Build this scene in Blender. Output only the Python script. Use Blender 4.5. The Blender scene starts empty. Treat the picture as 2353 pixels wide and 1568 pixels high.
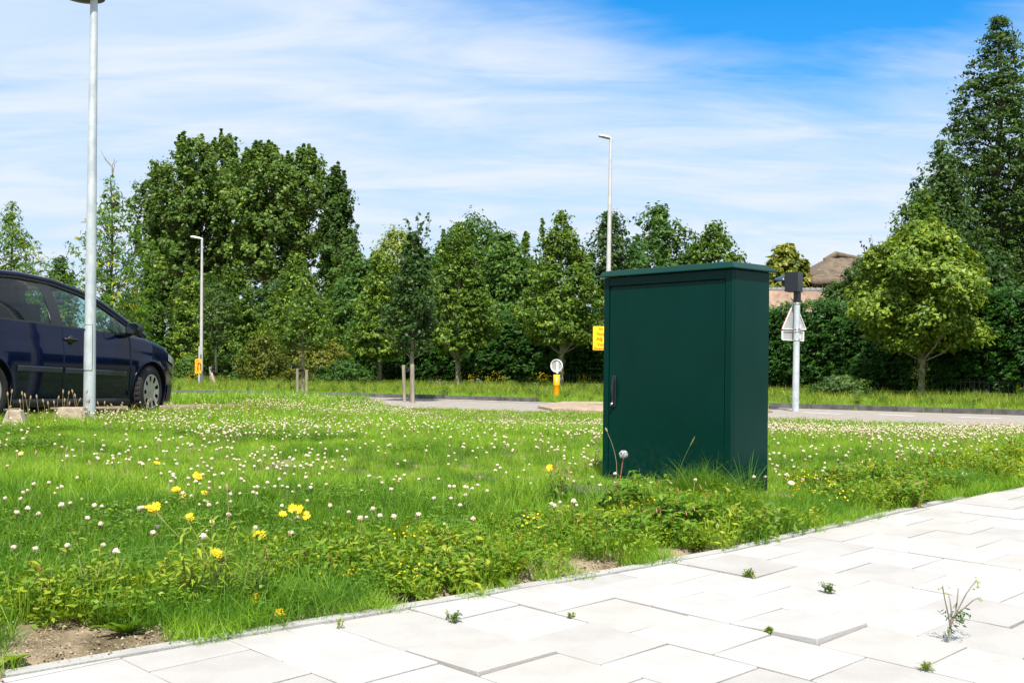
import bpy, bmesh, math, random
import numpy as np
from mathutils import Vector, Matrix, Euler

R = math.radians
random.seed(7)
rng = np.random.default_rng(11)
SC = bpy.context.scene
COL = SC.collection

# ------------------------------------------------------------------ camera
EYE = 0.9
FPX = 2500.0            # focal length in pixels of a 2352 px wide picture
ROLL = R(0.6)
cr_, sr_ = math.cos(ROLL), math.sin(ROLL)
cam_d = bpy.data.cameras.new('camera')
cam = bpy.data.objects.new('camera', cam_d)
COL.objects.link(cam)
cam_d.sensor_width = 36.0
cam_d.lens = FPX / 2352 * 36
cam_d.shift_y = (845 - 784) / 2352
cam_d.clip_start = 0.05
cam_d.clip_end = 5000
cam.matrix_world = Matrix(((cr_, -sr_, 0, 0), (0, 0, -1, 0), (sr_, cr_, 0, EYE), (0, 0, 0, 1)))
SC.camera = cam

# ------------------------------------------------------------------ light
SUN_EL = R(57)
SUN_H = Vector((0.03, -1.0, 0)).normalized()
w = bpy.data.worlds.new('World')
SC.world = w
w.use_nodes = True
nt = w.node_tree
nt.nodes.clear()
L = nt.links.new
def N(t, tree=None, **kw):
    n = (tree or nt).nodes.new(t)
    for k, v in kw.items():
        setattr(n, k, v)
    return n
out = N('ShaderNodeOutputWorld')
bg = N('ShaderNodeBackground')
bg.inputs['Strength'].default_value = 0.10
sky = N('ShaderNodeTexSky', sky_type='NISHITA', sun_disc=False)
sky.sun_elevation = SUN_EL
sky.sun_rotation = math.pi - 0.03
sky.altitude = 0
sky.air_density = 1.0
sky.dust_density = 0.6
sky.ozone_density = 3.0
sat = N('ShaderNodeHueSaturation')
sat.inputs['Saturation'].default_value = 1.75
sat.inputs['Hue'].default_value = 0.50
sat.inputs['Value'].default_value = 1.25
L(sky.outputs['Color'], sat.inputs['Color'])
tc = N('ShaderNodeTexCoord')
sep = N('ShaderNodeSeparateXYZ')
L(tc.outputs['Generated'], sep.inputs[0])
def M(op, a, b=None, c=None, tree=None, clamp=False):
    n = N('ShaderNodeMath', tree, operation=op, use_clamp=clamp)
    lk = (tree or nt).links.new
    for i, v in enumerate((a, b, c)):
        if v is None:
            continue
        if isinstance(v, (int, float)):
            n.inputs[i].default_value = v
        else:
            lk(v, n.inputs[i])
    return n.outputs[0]
zc = M('MAXIMUM', sep.outputs['Z'], 0.0)
den = M('ADD', zc, 0.16)
px_ = M('DIVIDE', sep.outputs['X'], den)
py_ = M('DIVIDE', sep.outputs['Y'], den)
comb = N('ShaderNodeCombineXYZ')
L(px_, comb.inputs['X']); L(py_, comb.inputs['Y'])
# stretched cirrus streaks
mp = N('ShaderNodeMapping')
mp.inputs['Rotation'].default_value = (0, 0, R(-20))
mp.inputs['Scale'].default_value = (0.55, 1.5, 1)
L(comb.outputs[0], mp.inputs['Vector'])
n1 = N('ShaderNodeTexNoise')
n1.inputs['Scale'].default_value = 2.6
n1.inputs['Detail'].default_value = 9
n1.inputs['Roughness'].default_value = 0.58
n1.inputs['Distortion'].default_value = 0.7
L(mp.outputs[0], n1.inputs['Vector'])
mp2 = N('ShaderNodeMapping')
mp2.inputs['Location'].default_value = (3.1, 1.7, 0)
mp2.inputs['Scale'].default_value = (0.30, 0.42, 1)
L(comb.outputs[0], mp2.inputs['Vector'])
n2 = N('ShaderNodeTexNoise')
n2.inputs['Scale'].default_value = 1.3
n2.inputs['Detail'].default_value = 3
L(mp2.outputs[0], n2.inputs['Vector'])
# the clear window of the sky, up and to the right of the middle
def gauss(x0, y0, sx, sy, ang=0.0):
    ca, sa = math.cos(ang), math.sin(ang)
    dx = M('SUBTRACT', px_, x0); dy = M('SUBTRACT', py_, y0)
    u = M('ADD', M('MULTIPLY', dx, ca / sx), M('MULTIPLY', dy, sa / sx))
    v = M('ADD', M('MULTIPLY', dx, -sa / sy), M('MULTIPLY', dy, ca / sy))
    r2 = M('ADD', M('MULTIPLY', u, u), M('MULTIPLY', v, v))
    return M('POWER', 2.718, M('MULTIPLY', r2, -1.0))
def pdir(x, y):
    a = (x - 1176) / FPX; b = (y - 845) / FPX
    v = Vector((a * cr_ + b * sr_, 1.0, a * sr_ - b * cr_)).normalized()
    return v.x / (v.z + .16), v.y / (v.z + .16)
gx, gy = pdir(1790, 30)
g1w = gauss(gx, gy, 0.66, 0.46, R(12))
gx3, gy3 = pdir(1790, -40)
g1n = gauss(gx3, gy3, 0.46, 0.22, R(4))
g1 = M('ADD', M('MULTIPLY', g1w, .74), M('MULTIPLY', g1n, .72))
gx2, gy2 = pdir(40, 195)
g2 = gauss(gx2, gy2, 0.30, 0.06, R(0))
cov = M('ADD', M('MULTIPLY', n1.outputs['Fac'], 0.9), M('MULTIPLY', n2.outputs['Fac'], 0.55))
n3 = N('ShaderNodeTexNoise')
n3.inputs['Scale'].default_value = 7.0
n3.inputs['Detail'].default_value = 8
n3.inputs['Distortion'].default_value = 1.2
L(mp.outputs[0], n3.inputs['Vector'])
cov = M('ADD', cov, M('MULTIPLY', M('SUBTRACT', n3.outputs['Fac'], .5), 0.35))
cov = M('SUBTRACT', cov, M('MULTIPLY', g1, 0.98))
cov = M('SUBTRACT', cov, M('MULTIPLY', g2, 0.42))
mr = N('ShaderNodeMapRange', interpolation_type='SMOOTHSTEP')
mr.inputs['From Min'].default_value = -0.42
mr.inputs['From Max'].default_value = 0.86
mr.inputs['To Min'].default_value = 0.0
mr.inputs['To Max'].default_value = 0.97
L(cov, mr.inputs['Value'])
# thicker veil towards the horizon
hz = M('POWER', M('SUBTRACT', 1.0, zc), 7.0)
fac = M('MAXIMUM', mr.outputs[0], M('MULTIPLY', hz, 0.55), clamp=True)
mixc = N('ShaderNodeMix', data_type='RGBA')
mixv = N('ShaderNodeMix', data_type='RGBA')
mixv.inputs['A'].default_value = (4.1, 4.95, 6.0, 1)
mixv.inputs['B'].default_value = (4.95, 5.4, 6.05, 1)
mr2 = N('ShaderNodeMapRange', interpolation_type='SMOOTHSTEP')
mr2.inputs['From Min'].default_value = 0.38
mr2.inputs['From Max'].default_value = 0.66
L(n1.outputs['Fac'], mr2.inputs['Value'])
L(mr2.outputs[0], mixv.inputs['Factor'])
L(mixv.outputs['Result'], mixc.inputs['B'])
L(fac, mixc.inputs['Factor'])
L(sat.outputs[0], mixc.inputs['A'])
L(mixc.outputs['Result'], bg.inputs['Color'])
L(bg.outputs[0], out.inputs['Surface'])

sun_d = bpy.data.lights.new('sun', 'SUN')
sun_d.energy = 4.6
sun_d.angle = R(0.5)
sun_d.color = (1.0, 0.95, 0.86)
sun = bpy.data.objects.new('sun', sun_d)
COL.objects.link(sun)
travel = -(SUN_H * math.cos(SUN_EL) + Vector((0, 0, math.sin(SUN_EL))))
sun.rotation_euler = travel.to_track_quat('-Z', 'Y').to_euler()
sun.location = (0, -10, 30)

SC.view_settings.view_transform = 'Standard'
SC.view_settings.look = 'None'
SC.view_settings.exposure = 0.75
SC.view_settings.gamma = 1.0
SC.view_settings.use_curve_mapping = False
SC.render.engine = 'CYCLES'
SC.cycles.max_bounces = 8
SC.cycles.transparent_max_bounces = 12
SC.cycles.caustics_reflective = False
SC.cycles.caustics_refractive = False

# ------------------------------------------------------------------ pixel helpers (pixels of the 2352 wide view)
def ray(x, y):
    a = (x - 1176) / FPX
    b = (y - 845) / FPX
    return Vector((a * cr_ + b * sr_, 1.0, a * sr_ - b * cr_))
def at(x, y, D):
    v = ray(x, y)
    return Vector((v.x * D, D, EYE + v.z * D))
PZ0, PS = 0.03, 0.03          # the pavement plane: z = PZ0 + PS * y
def pave_z(x, y):
    return PZ0 + PS * y
def pave_at(x, y):
    v = ray(x, y)
    t = (PZ0 - EYE) / (v.z - PS)
    return Vector((v.x * t, t, EYE + v.z * t))
def plane_at(x, y, z0=0.0):
    v = ray(x, y)
    t = (z0 - EYE) / v.z
    return Vector((v.x * t, t, z0))

EDGE_PX = [(0, 1543), (420, 1470), (814, 1406), (1176, 1345), (1440, 1300), (1665, 1259), (1948, 1195), (2254, 1128), (2352, 1111)]
EDGE = [pave_at(*p) for p in EDGE_PX]
e0, e1 = EDGE[0], EDGE[1]
EDGE = [Vector((e0.x - 8, e0.y - 8 * (e1.y - e0.y) / (e1.x - e0.x), 0))] + EDGE
e0, e1 = EDGE[-2], EDGE[-1]
EDGE = EDGE + [Vector((e1.x + 25, e1.y + 25 * 0.80, 0))]
EX = np.array([p.x for p in EDGE]); EY = np.array([p.y for p in EDGE])
def edge_d(x, y):              # rough distance beyond the pavement's edge (negative: on the pavement)
    return (y - np.interp(x, EX, EY)) * 0.76
def sstep(a, b, t):
    t = np.clip((t - a) / (b - a), 0, 1)
    return t * t * (3 - 2 * t)
def terrain(x, y):
    x = np.asarray(x, float); y = np.asarray(y, float)
    near = PZ0 + PS * np.minimum(y, 8.2)
    sl = sstep(.3, 3.6, -x)
    near = near + .035 * sstep(2.2, 3.6, -x) * sstep(6.5, 9.5, y)
    k0 = 9 + 6.0 * sl
    k1 = 16.5 + 12 * sl
    fall = sstep(0, 1, (y - k0) / (k1 - k0))
    z = near * (1 - fall)
    z = z + 0.03 * np.sin(x * .9 + 1) * np.cos(y * .55) * sstep(.4, 2.5, edge_d(x, y)) * (1 - fall)
    return z
def terr(x, y):
    return float(terrain(x, y))

# ------------------------------------------------------------------ object helpers
def tag(o, label=None, cat=None, group=None, kind=None):
    if label: o['label'] = label
    if cat: o['category'] = cat
    if group: o['group'] = group
    if kind: o['kind'] = kind
    return o
def empty(name, loc=(0, 0, 0), rz=0.0, label=None, cat=None, group=None):
    o = bpy.data.objects.new(name, None)
    o.empty_display_size = 0.1
    COL.objects.link(o)
    o.location = loc
    o.rotation_euler = (0, 0, rz)
    return tag(o, label, cat, group)
def link_mesh(name, me, parent=None):
    o = bpy.data.objects.new(name, me)
    COL.objects.link(o)
    if parent is not None:
        o.parent = parent
    return o
def copy_tree(o, parent=None):
    c = o.copy()
    COL.objects.link(c)
    c.parent = parent
    for ch in list(o.children):
        copy_tree(ch, c)
    return c

class MB:
    """collects vertices and faces, builds one mesh object"""
    def __init__(s):
        s.v = []; s.f = []; s.m = []; s.sm = []
    def add(s, vs, fs, mat=0, smooth=False):
        o = len(s.v)
        s.v += [tuple(p) for p in vs]
        s.f += [tuple(i + o for i in f) for f in fs]
        s.m += [mat] * len(fs); s.sm += [smooth] * len(fs)
    def box(s, c, size, rot=None, mat=0):
        hx, hy, hz = size[0] / 2, size[1] / 2, size[2] / 2
        P = [Vector((x, y, z)) for z in (-hz, hz) for y in (-hy, hy) for x in (-hx, hx)]
        if rot is not None:
            P = [rot @ p for p in P]
        c = Vector(c)
        s.add([p + c for p in P], [(0, 2, 3, 1), (4, 5, 7, 6), (0, 1, 5, 4), (2, 6, 7, 3), (0, 4, 6, 2), (1, 3, 7, 5)], mat)
    def tube(s, pts, rad, n=8, cap=True, mat=0, smooth=True):
        pts = [Vector(p) for p in pts]
        if not hasattr(rad, '__len__'):
            rad = [rad] * len(pts)
        rings = []
        prev = None
        for i, p in enumerate(pts):
            d = (pts[min(i + 1, len(pts) - 1)] - pts[max(i - 1, 0)])
            if d.length < 1e-9: d = Vector((0, 0, 1))
            d.normalize()
            if prev is None:
                a = Vector((1, 0, 0)) if abs(d.x) < .9 else Vector((0, 1, 0))
                u = d.cross(a).normalized()
            else:
                u = (prev - d * prev.dot(d)).normalized()
            prev = u
            v = d.cross(u)
            rings.append([p + (u * math.cos(2 * math.pi * k / n) + v * math.sin(2 * math.pi * k / n)) * rad[i] for k in range(n)])
        vs = [q for r in rings for q in r]
        fs = []
        for i in range(len(pts) - 1):
            for k in range(n):
                a, b = i * n + k, i * n + (k + 1) % n
                fs.append((a, b, b + n, a + n))
        s.add(vs, fs, mat, smooth)
        if cap:
            s.add(rings[0], [tuple(reversed(range(n)))], mat)
            s.add(rings[-1], [tuple(range(n))], mat)
    def lathe(s, prof, n=24, c=(0, 0, 0), mat=0, smooth=True, mtx=None):
        """prof = [(r, z)], about Z (or about Z of mtx)"""
        vs = []
        for r, z in prof:
            for k in range(n):
                a = 2 * math.pi * k / n
                p = Vector((r * math.cos(a), r * math.sin(a), z))
                if mtx is not None: p = mtx @ p
                vs.append(p + Vector(c))
        fs = []
        for i in range(len(prof) - 1):
            for k in range(n):
                a, b = i * n + k, i * n + (k + 1) % n
                fs.append((a, b, b + n, a + n))
        s.add(vs, fs, mat, smooth)
    def prism(s, outline, z0, z1, mat=0):
        n = len(outline)
        vs = [(p[0], p[1], z0) for p in outline] + [(p[0], p[1], z1) for p in outline]
        fs = [tuple(reversed(range(n))), tuple(range(n, 2 * n))] + [(i, (i + 1) % n, (i + 1) % n + n, i + n) for i in range(n)]
        s.add(vs, fs, mat)
    def mesh(s, name, mats, bevel=0.0, seg=2):
        me = bpy.data.meshes.new(name)
        me.from_pydata(s.v, [], s.f)
        if not isinstance(mats, (list, tuple)): mats = [mats]
        for m in mats: me.materials.append(m)
        me.polygons.foreach_set('material_index', s.m)
        me.polygons.foreach_set('use_smooth', s.sm)
        if bevel > 0:
            bm = bmesh.new(); bm.from_mesh(me)
            bmesh.ops.remove_doubles(bm, verts=bm.verts, dist=1e-5)
            eds = [e for e in bm.edges if len(e.link_faces) == 2 and e.calc_face_angle(0) > R(35)]
            bmesh.ops.bevel(bm, geom=eds, offset=bevel, segments=seg, profile=.5, affect='EDGES', clamp_overlap=True)
            bm.to_mesh(me); bm.free()
        me.update()
        return me
    def build(s, name, mats, parent=None, bevel=0.0, seg=2):
        return link_mesh(name, s.mesh(name, mats, bevel, seg), parent)

def quads_mesh(name, V, tint, mats, midx=None, smooth=False):
    """V: (n,4,3) quads; tint: (n,) face attribute"""
    n = len(V)
    me = bpy.data.meshes.new(name)
    me.vertices.add(n * 4)
    me.vertices.foreach_set('co', V.reshape(-1).astype(np.float32))
    me.loops.add(n * 4)
    me.loops.foreach_set('vertex_index', np.arange(n * 4, dtype=np.int32))
    me.polygons.add(n)
    me.polygons.foreach_set('loop_start', np.arange(0, n * 4, 4, dtype=np.int32))
    me.polygons.foreach_set('loop_total', np.full(n, 4, dtype=np.int32))
    if not isinstance(mats, (list, tuple)): mats = [mats]
    for m in mats: me.materials.append(m)
    if midx is not None:
        me.polygons.foreach_set('material_index', midx.astype(np.int32))
    a = me.attributes.new('tint', 'FLOAT', 'FACE')
    a.data.foreach_set('value', np.asarray(tint, np.float32))
    me.update(calc_edges=True)
    return me

# ------------------------------------------------------------------ materials
def new_mat(name):
    m = bpy.data.materials.new(name)
    m.use_nodes = True
    m.node_tree.nodes.clear()
    return m, m.node_tree
def pbr(name, col, rough=.6, metal=0.0, spec=.5, noise=0.0, nscale=8.0, bump=0.0, bscale=60.0, coat=0.0, col2=None, thresh=(.35, .65), stretch=(1, 1, 1), coords='Object'):
    m, t = new_mat(name)
    o = N('ShaderNodeOutputMaterial', t); b = N('ShaderNodeBsdfPrincipled', t)
    t.links.new(b.outputs[0], o.inputs[0])
    b.inputs['Base Color'].default_value = (*col, 1)
    b.inputs['Roughness'].default_value = rough
    b.inputs['Metallic'].default_value = metal
    b.inputs['Specular IOR Level'].default_value = spec
    b.inputs['Coat Weight'].default_value = coat
    b.inputs['Coat Roughness'].default_value = .03
    c = N('ShaderNodeTexCoord', t)
    mpn = N('ShaderNodeMapping', t)
    mpn.inputs['Scale'].default_value = stretch
    t.links.new(c.outputs[coords], mpn.inputs[0])
    if noise > 0 or col2 is not None:
        nz = N('ShaderNodeTexNoise', t)
        nz.inputs['Scale'].default_value = nscale
        nz.inputs['Detail'].default_value = 6
        nz.inputs['Roughness'].default_value = .62
        t.links.new(mpn.outputs[0], nz.inputs['Vector'])
        rr = N('ShaderNodeValToRGB', t)
        c2 = col2 if col2 is not None else tuple(max(0, x * (1 - noise)) for x in col)
        rr.color_ramp.elements[0].position = thresh[0]; rr.color_ramp.elements[1].position = thresh[1]
        rr.color_ramp.elements[0].color = (*c2, 1)
        rr.color_ramp.elements[1].color = (*[min(1, x * (1 + noise * .5)) for x in col], 1)
        t.links.new(nz.outputs['Fac'], rr.inputs[0])
        t.links.new(rr.outputs[0], b.inputs['Base Color'])
    if bump > 0:
        nb = N('ShaderNodeTexNoise', t)
        nb.inputs['Scale'].default_value = bscale
        nb.inputs['Detail'].default_value = 4
        t.links.new(mpn.outputs[0], nb.inputs['Vector'])
        bp = N('ShaderNodeBump', t)
        bp.inputs['Strength'].default_value = bump
        bp.inputs['Distance'].default_value = .01
        t.links.new(nb.outputs['Fac'], bp.inputs['Height'])
        t.links.new(bp.outputs[0], b.inputs['Normal'])
    return m
def leaf_mat(name, c_dark, c_light, trans=.35, rough=.45, gloss=.25, objrand=.25, c_mid=None):
    """foliage: colour runs over the tint attribute, thin leaves let light through"""
    m, t = new_mat(name)
    o = N('ShaderNodeOutputMaterial', t)
    at_ = N('ShaderNodeAttribute', t, attribute_name='tint')
    oi = N('ShaderNodeObjectInfo', t)
    f = M('ADD', at_.outputs['Fac'], M('MULTIPLY', M('SUBTRACT', oi.outputs['Random'], .5, tree=t), objrand, tree=t), tree=t, clamp=True)
    rr = N('ShaderNodeValToRGB', t)
    rr.color_ramp.elements[0].color = (*c_dark, 1)
    rr.color_ramp.elements[1].color = (*c_light, 1)
    if c_mid is not None:
        e = rr.color_ramp.elements.new(.55); e.color = (*c_mid, 1)
    t.links.new(f, rr.inputs[0])
    b = N('ShaderNodeBsdfPrincipled', t)
    b.inputs['Roughness'].default_value = rough
    b.inputs['Specular IOR Level'].default_value = gloss
    t.links.new(rr.outputs[0], b.inputs['Base Color'])
    tl = N('ShaderNodeBsdfTranslucent', t)
    mu = N('ShaderNodeMix', t, data_type='RGBA', blend_type='MULTIPLY')
    mu.inputs['Factor'].default_value = 1
    mu.inputs['B'].default_value = (1.5, 1.35, .55, 1)
    t.links.new(rr.outputs[0], mu.inputs['A'])
    t.links.new(mu.outputs['Result'], tl.inputs['Color'])
    mx = N('ShaderNodeMixShader', t)
    mx.inputs[0].default_value = trans
    t.links.new(b.outputs[0], mx.inputs[1]); t.links.new(tl.outputs[0], mx.inputs[2])
    t.links.new(mx.outputs[0], o.inputs[0])
    return m

MAT = {}
MAT['soil'] = pbr('soil', (.28, .22, .15), .95, noise=.3, nscale=6, bump=1.0, bscale=70, col2=(.10, .08, .045), spec=.1)
MAT['verge'] = pbr('verge soil', (.07, .10, .02), .95, nscale=1.5, col2=(.05, .045, .02), spec=.1)
MAT['paver'] = pbr('paver', (.39, .378, .37), .8, nscale=5, col2=(.345, .33, .316), thresh=(.28, .52), bump=.25, bscale=220, spec=.2)
MAT['paver_worn'] = pbr('paver worn', (.37, .357, .345), .8, nscale=4, col2=(.318, .302, .287), thresh=(.3, .55), bump=.3, bscale=200, spec=.2)
MAT['paver_warm'] = pbr('paver warm', (.385, .368, .35), .8, nscale=5, col2=(.335, .318, .298), thresh=(.3, .55), bump=.25, bscale=220, spec=.2)
MAT['edging'] = pbr('edging', (.37, .365, .35), .85, nscale=9, col2=(.30, .295, .275), bump=.3, bscale=150, spec=.2)
MAT['sand'] = pbr('joint sand', (.20, .155, .12), .95, nscale=20, col2=(.18, .14, .10), bump=.4, bscale=200, spec=.1)
MAT['road'] = pbr('road surface', (.31, .275, .245), .9, nscale=6, col2=(.25, .225, .20), bump=.3, bscale=120, spec=.15)
MAT['asphalt'] = pbr('asphalt', (.09, .088, .085), .9, nscale=6, col2=(.06, .06, .06), bump=.3, bscale=120, spec=.2)
MAT['line'] = pbr('road paint', (.78, .76, .72), .7, noise=.25, nscale=30)
MAT['kerb'] = pbr('kerb stone', (.12, .115, .11), .9, noise=.4, nscale=5, bump=.3, bscale=60, spec=.15)
MAT['kerb_pale'] = pbr('pale kerb stone', (.42, .38, .34), .9, noise=.35, nscale=5, bump=.3, bscale=60, spec=.15)
MAT['brick_tan'] = pbr('tan brick paving', (.36, .27, .20), .9, noise=.35, nscale=5, bump=.3, bscale=60, spec=.15)
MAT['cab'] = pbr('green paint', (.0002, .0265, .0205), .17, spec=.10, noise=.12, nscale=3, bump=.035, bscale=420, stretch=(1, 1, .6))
_t = MAT['cab'].node_tree; _b = [q for q in _t.nodes if q.type == 'BSDF_PRINCIPLED'][0]
_c = _b.inputs['Base Color'].links[0].from_socket
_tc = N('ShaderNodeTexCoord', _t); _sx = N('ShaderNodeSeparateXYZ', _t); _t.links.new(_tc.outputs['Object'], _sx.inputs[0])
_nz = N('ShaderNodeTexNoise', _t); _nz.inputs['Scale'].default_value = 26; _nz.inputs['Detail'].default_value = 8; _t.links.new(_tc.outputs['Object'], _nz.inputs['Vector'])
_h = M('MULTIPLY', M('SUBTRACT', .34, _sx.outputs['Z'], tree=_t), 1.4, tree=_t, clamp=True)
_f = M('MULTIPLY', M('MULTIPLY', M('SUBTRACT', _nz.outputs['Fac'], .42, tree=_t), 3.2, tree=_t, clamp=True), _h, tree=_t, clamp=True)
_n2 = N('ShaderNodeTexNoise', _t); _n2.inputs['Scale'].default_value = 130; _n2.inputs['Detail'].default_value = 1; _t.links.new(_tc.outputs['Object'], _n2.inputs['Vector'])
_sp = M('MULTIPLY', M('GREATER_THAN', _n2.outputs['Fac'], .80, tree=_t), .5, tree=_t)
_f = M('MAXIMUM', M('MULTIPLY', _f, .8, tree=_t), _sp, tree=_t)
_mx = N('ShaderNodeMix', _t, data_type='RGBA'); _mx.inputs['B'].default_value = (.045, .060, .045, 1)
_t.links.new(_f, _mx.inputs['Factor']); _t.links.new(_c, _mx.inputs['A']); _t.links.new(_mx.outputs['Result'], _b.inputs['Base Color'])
MAT['cab_dark'] = pbr('dark green paint', (.0015, .014, .012), .45, spec=.25)
MAT['black'] = pbr('black plastic', (.012, .014, .018), .35, spec=.5)
MAT['metal'] = pbr('bright metal', (.62, .62, .62), .3, metal=1)
MAT['galv'] = pbr('galvanised steel', (.55, .60, .62), .5, metal=.3, col2=(.42, .47, .50), nscale=9, thresh=(.38, .58), bump=.1, bscale=90, stretch=(1, 1, .55))
MAT['galv_white'] = pbr('pale galvanised steel', (.58, .57, .55), .5, metal=.25, col2=(.48, .47, .46), nscale=6)
MAT['lamp_white'] = pbr('lamp housing', (.75, .75, .74), .4)
MAT['lamp_glass'] = pbr('lamp cover', (.30, .31, .28), .15)
MAT['lamp_dark'] = pbr('lamp underside', (.035, .03, .045), .5)
MAT['sign_back'] = pbr('sign back aluminium', (.45, .46, .46), .45, metal=.3, noise=.1, nscale=4)
MAT['sign_white'] = pbr('sign rim', (.78, .78, .77), .4)
MAT['sign_red'] = pbr('red film', (.60, .02, .02), .4)
MAT['yellow'] = pbr('yellow film', (.95, .62, .0), .5, noise=.05)
MAT['orange'] = pbr('orange sign film', (.90, .42, .005), .5)
MAT['red_letter'] = pbr('red letters', (.75, .10, .0), .5)
MAT['amber'] = pbr('amber bollard', (.85, .38, .004), .35, noise=.12, nscale=3)
MAT['wood'] = pbr('weathered stake', (.30, .265, .20), .85, noise=.4, nscale=14, bump=.5, bscale=50, stretch=(1, 1, .12))
MAT['bark'] = pbr('bark', (.15, .125, .085), .95, noise=.55, nscale=12, bump=.8, bscale=30, stretch=(1, 1, .3), spec=.1)
MAT['bark_pale'] = pbr('pale bark', (.27, .25, .19), .95, noise=.5, nscale=12, bump=.8, bscale=30, stretch=(1, 1, .3), spec=.1)
MAT['paint'] = pbr('car paint', (.0004, .0028, .024), .16, metal=.0, spec=.15, coat=.35)
MAT['tyre'] = pbr('tyre rubber', (.018, .018, .019), .75, bump=.2, bscale=120, spec=.3)
MAT['rim'] = pbr('wheel cover', (.45, .44, .42), .38, metal=.35, noise=.12, nscale=12)
MAT['trim'] = pbr('black trim', (.012, .013, .016), .5)
MAT['moulding'] = pbr('side strip', (.018, .024, .04), .38)
MAT['seat'] = pbr('seat fabric', (.06, .075, .085), .9, noise=.3, nscale=30)
MAT['pillar_in'] = pbr('pale inner pillar', (.45, .50, .46), .8)
MAT['headlight'] = pbr('headlamp', (.60, .66, .66), .08, spec=.8, coat=1)
MAT['concrete'] = pbr('concrete', (.40, .33, .25), .9, noise=.35, nscale=10, bump=.4, bscale=90, spec=.15)
MAT['slab_dark'] = pbr('weathered board', (.15, .13, .105), .9, noise=.4, nscale=7, bump=.4, bscale=60)
MAT['thatch'] = pbr('thatch', (.20, .155, .115), .95, col2=(.085, .07, .05), nscale=4, bump=1, bscale=30, stretch=(1, 1, .35), spec=.1)
MAT['brick'] = pbr('pinkish brick', (.52, .36, .27), .9, noise=.35, nscale=3, bump=.4, bscale=20, spec=.15)
MAT['ridge'] = pbr('grey ridge tile', (.17, .17, .175), .6, noise=.35, nscale=6)
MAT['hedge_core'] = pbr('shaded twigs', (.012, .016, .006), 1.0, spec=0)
MAT['fence'] = pbr('grey fence paint', (.05, .065, .06), .7)
MAT['white_pebble'] = pbr('white stone', (.75, .75, .76), .7, noise=.1)

# glass (car)
m, t = new_mat('car glass')
o = N('ShaderNodeOutputMaterial', t)
gl = N('ShaderNodeBsdfGlossy', t); gl.inputs['Roughness'].default_value = .02
tr = N('ShaderNodeBsdfTransparent', t); tr.inputs['Color'].default_value = (.66, .86, .83, 1)
fr = N('ShaderNodeFresnel', t); fr.inputs['IOR'].default_value = 1.5
mx = N('ShaderNodeMixShader', t)
t.links.new(fr.outputs[0], mx.inputs[0]); t.links.new(tr.outputs[0], mx.inputs[1]); t.links.new(gl.outputs[0], mx.inputs[2])
t.links.new(mx.outputs[0], o.inputs[0])
MAT['glass'] = m
MAT['mirror'] = pbr('mirror glass', (.85, .88, .88), .03, metal=1)

MAT['lf_linden'] = leaf_mat('linden leaves', (.042, .095, .010), (.34, .43, .045), c_mid=(.105, .190, .018))
MAT['lf_poplar'] = leaf_mat('poplar leaves', (.036, .080, .014), (.26, .36, .07), c_mid=(.085, .160, .026), gloss=.22, rough=.5)
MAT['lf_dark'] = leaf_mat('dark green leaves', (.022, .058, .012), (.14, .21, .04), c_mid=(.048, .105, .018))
MAT['lf_mid'] = leaf_mat('mid green leaves', (.030, .085, .014), (.19, .30, .04), c_mid=(.068, .15, .022))
MAT['lf_willow'] = leaf_mat('willow leaves', (.11, .17, .025), (.40, .44, .08), c_mid=(.19, .26, .04))
MAT['lf_redwood'] = leaf_mat('redwood needles', (.022, .060, .006), (.13, .21, .018), c_mid=(.050, .105, .010), trans=.25)
MAT['lf_robinia'] = leaf_mat('feathery leaves', (.06, .15, .014), (.62, .46, .01), c_mid=(.14, .27, .022), trans=.45)
MAT['lf_chestnut'] = leaf_mat('chestnut leaves', (.05, .10, .012), (.42, .38, .06), c_mid=(.13, .18, .022))
MAT['lf_conifer'] = leaf_mat('cypress sprays', (.014, .062, .006), (.15, .28, .022), c_mid=(.042, .125, .012), trans=.2)
MAT['lf_ivy'] = leaf_mat('ivy leaves', (.05, .08, .012), (.22, .27, .05))
MAT['lf_shrub'] = leaf_mat('shrub leaves', (0.0780, 0.1013, 0.0120), (0.2860, 0.2700, 0.0300), c_mid=(0.1300, 0.1620, 0.0180))
MAT['grass'] = leaf_mat('grass blades', (0.0927, 0.2005, 0.0123), (0.3708, 0.5231, 0.0556), c_mid=(0.1770, 0.3488, 0.0198), trans=.4, objrand=.5)
MAT['grass_dark'] = leaf_mat('fresh grass blades', (0.0468, 0.1401, 0.0092), (0.1980, 0.3243, 0.0230), c_mid=(0.0810, 0.2064, 0.0115), trans=.4, objrand=.4)
MAT['grass_far'] = leaf_mat('long verge grass', (0.0924, 0.1680, 0.0132), (0.3696, 0.4200, 0.0660), c_mid=(0.1694, 0.2772, 0.0220), trans=.4, objrand=.5)
MAT['clover_leaf'] = leaf_mat('clover leaves', (0.0585, 0.1458, 0.0120), (0.1950, 0.3402, 0.0264), trans=.35, objrand=.4)
MAT['weed'] = leaf_mat('weed leaves', (0.0743, 0.1625, 0.0100), (0.3510, 0.4250, 0.0350), c_mid=(0.1620, 0.2750, 0.0180), trans=.4, objrand=.5)
MAT['feather'] = leaf_mat('feathery weed', (0.0390, 0.1430, 0.0100), (0.1690, 0.3380, 0.0300), trans=.35, objrand=.3)
MAT['knot'] = leaf_mat('knotweed leaves', (0.0420, 0.1320, 0.0180), (0.2640, 0.4080, 0.0300), c_mid=(0.0960, 0.2280, 0.0200), trans=.4)
MAT['crumb'] = leaf_mat('grit', (.10, .075, .045), (.40, .33, .24), trans=0.0, gloss=.1, rough=.9)
MAT['stem'] = pbr('plant stem', (.20, .22, .06), .7)
MAT['stem_red'] = pbr('reddish stem', (.30, .10, .05), .7)
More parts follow.
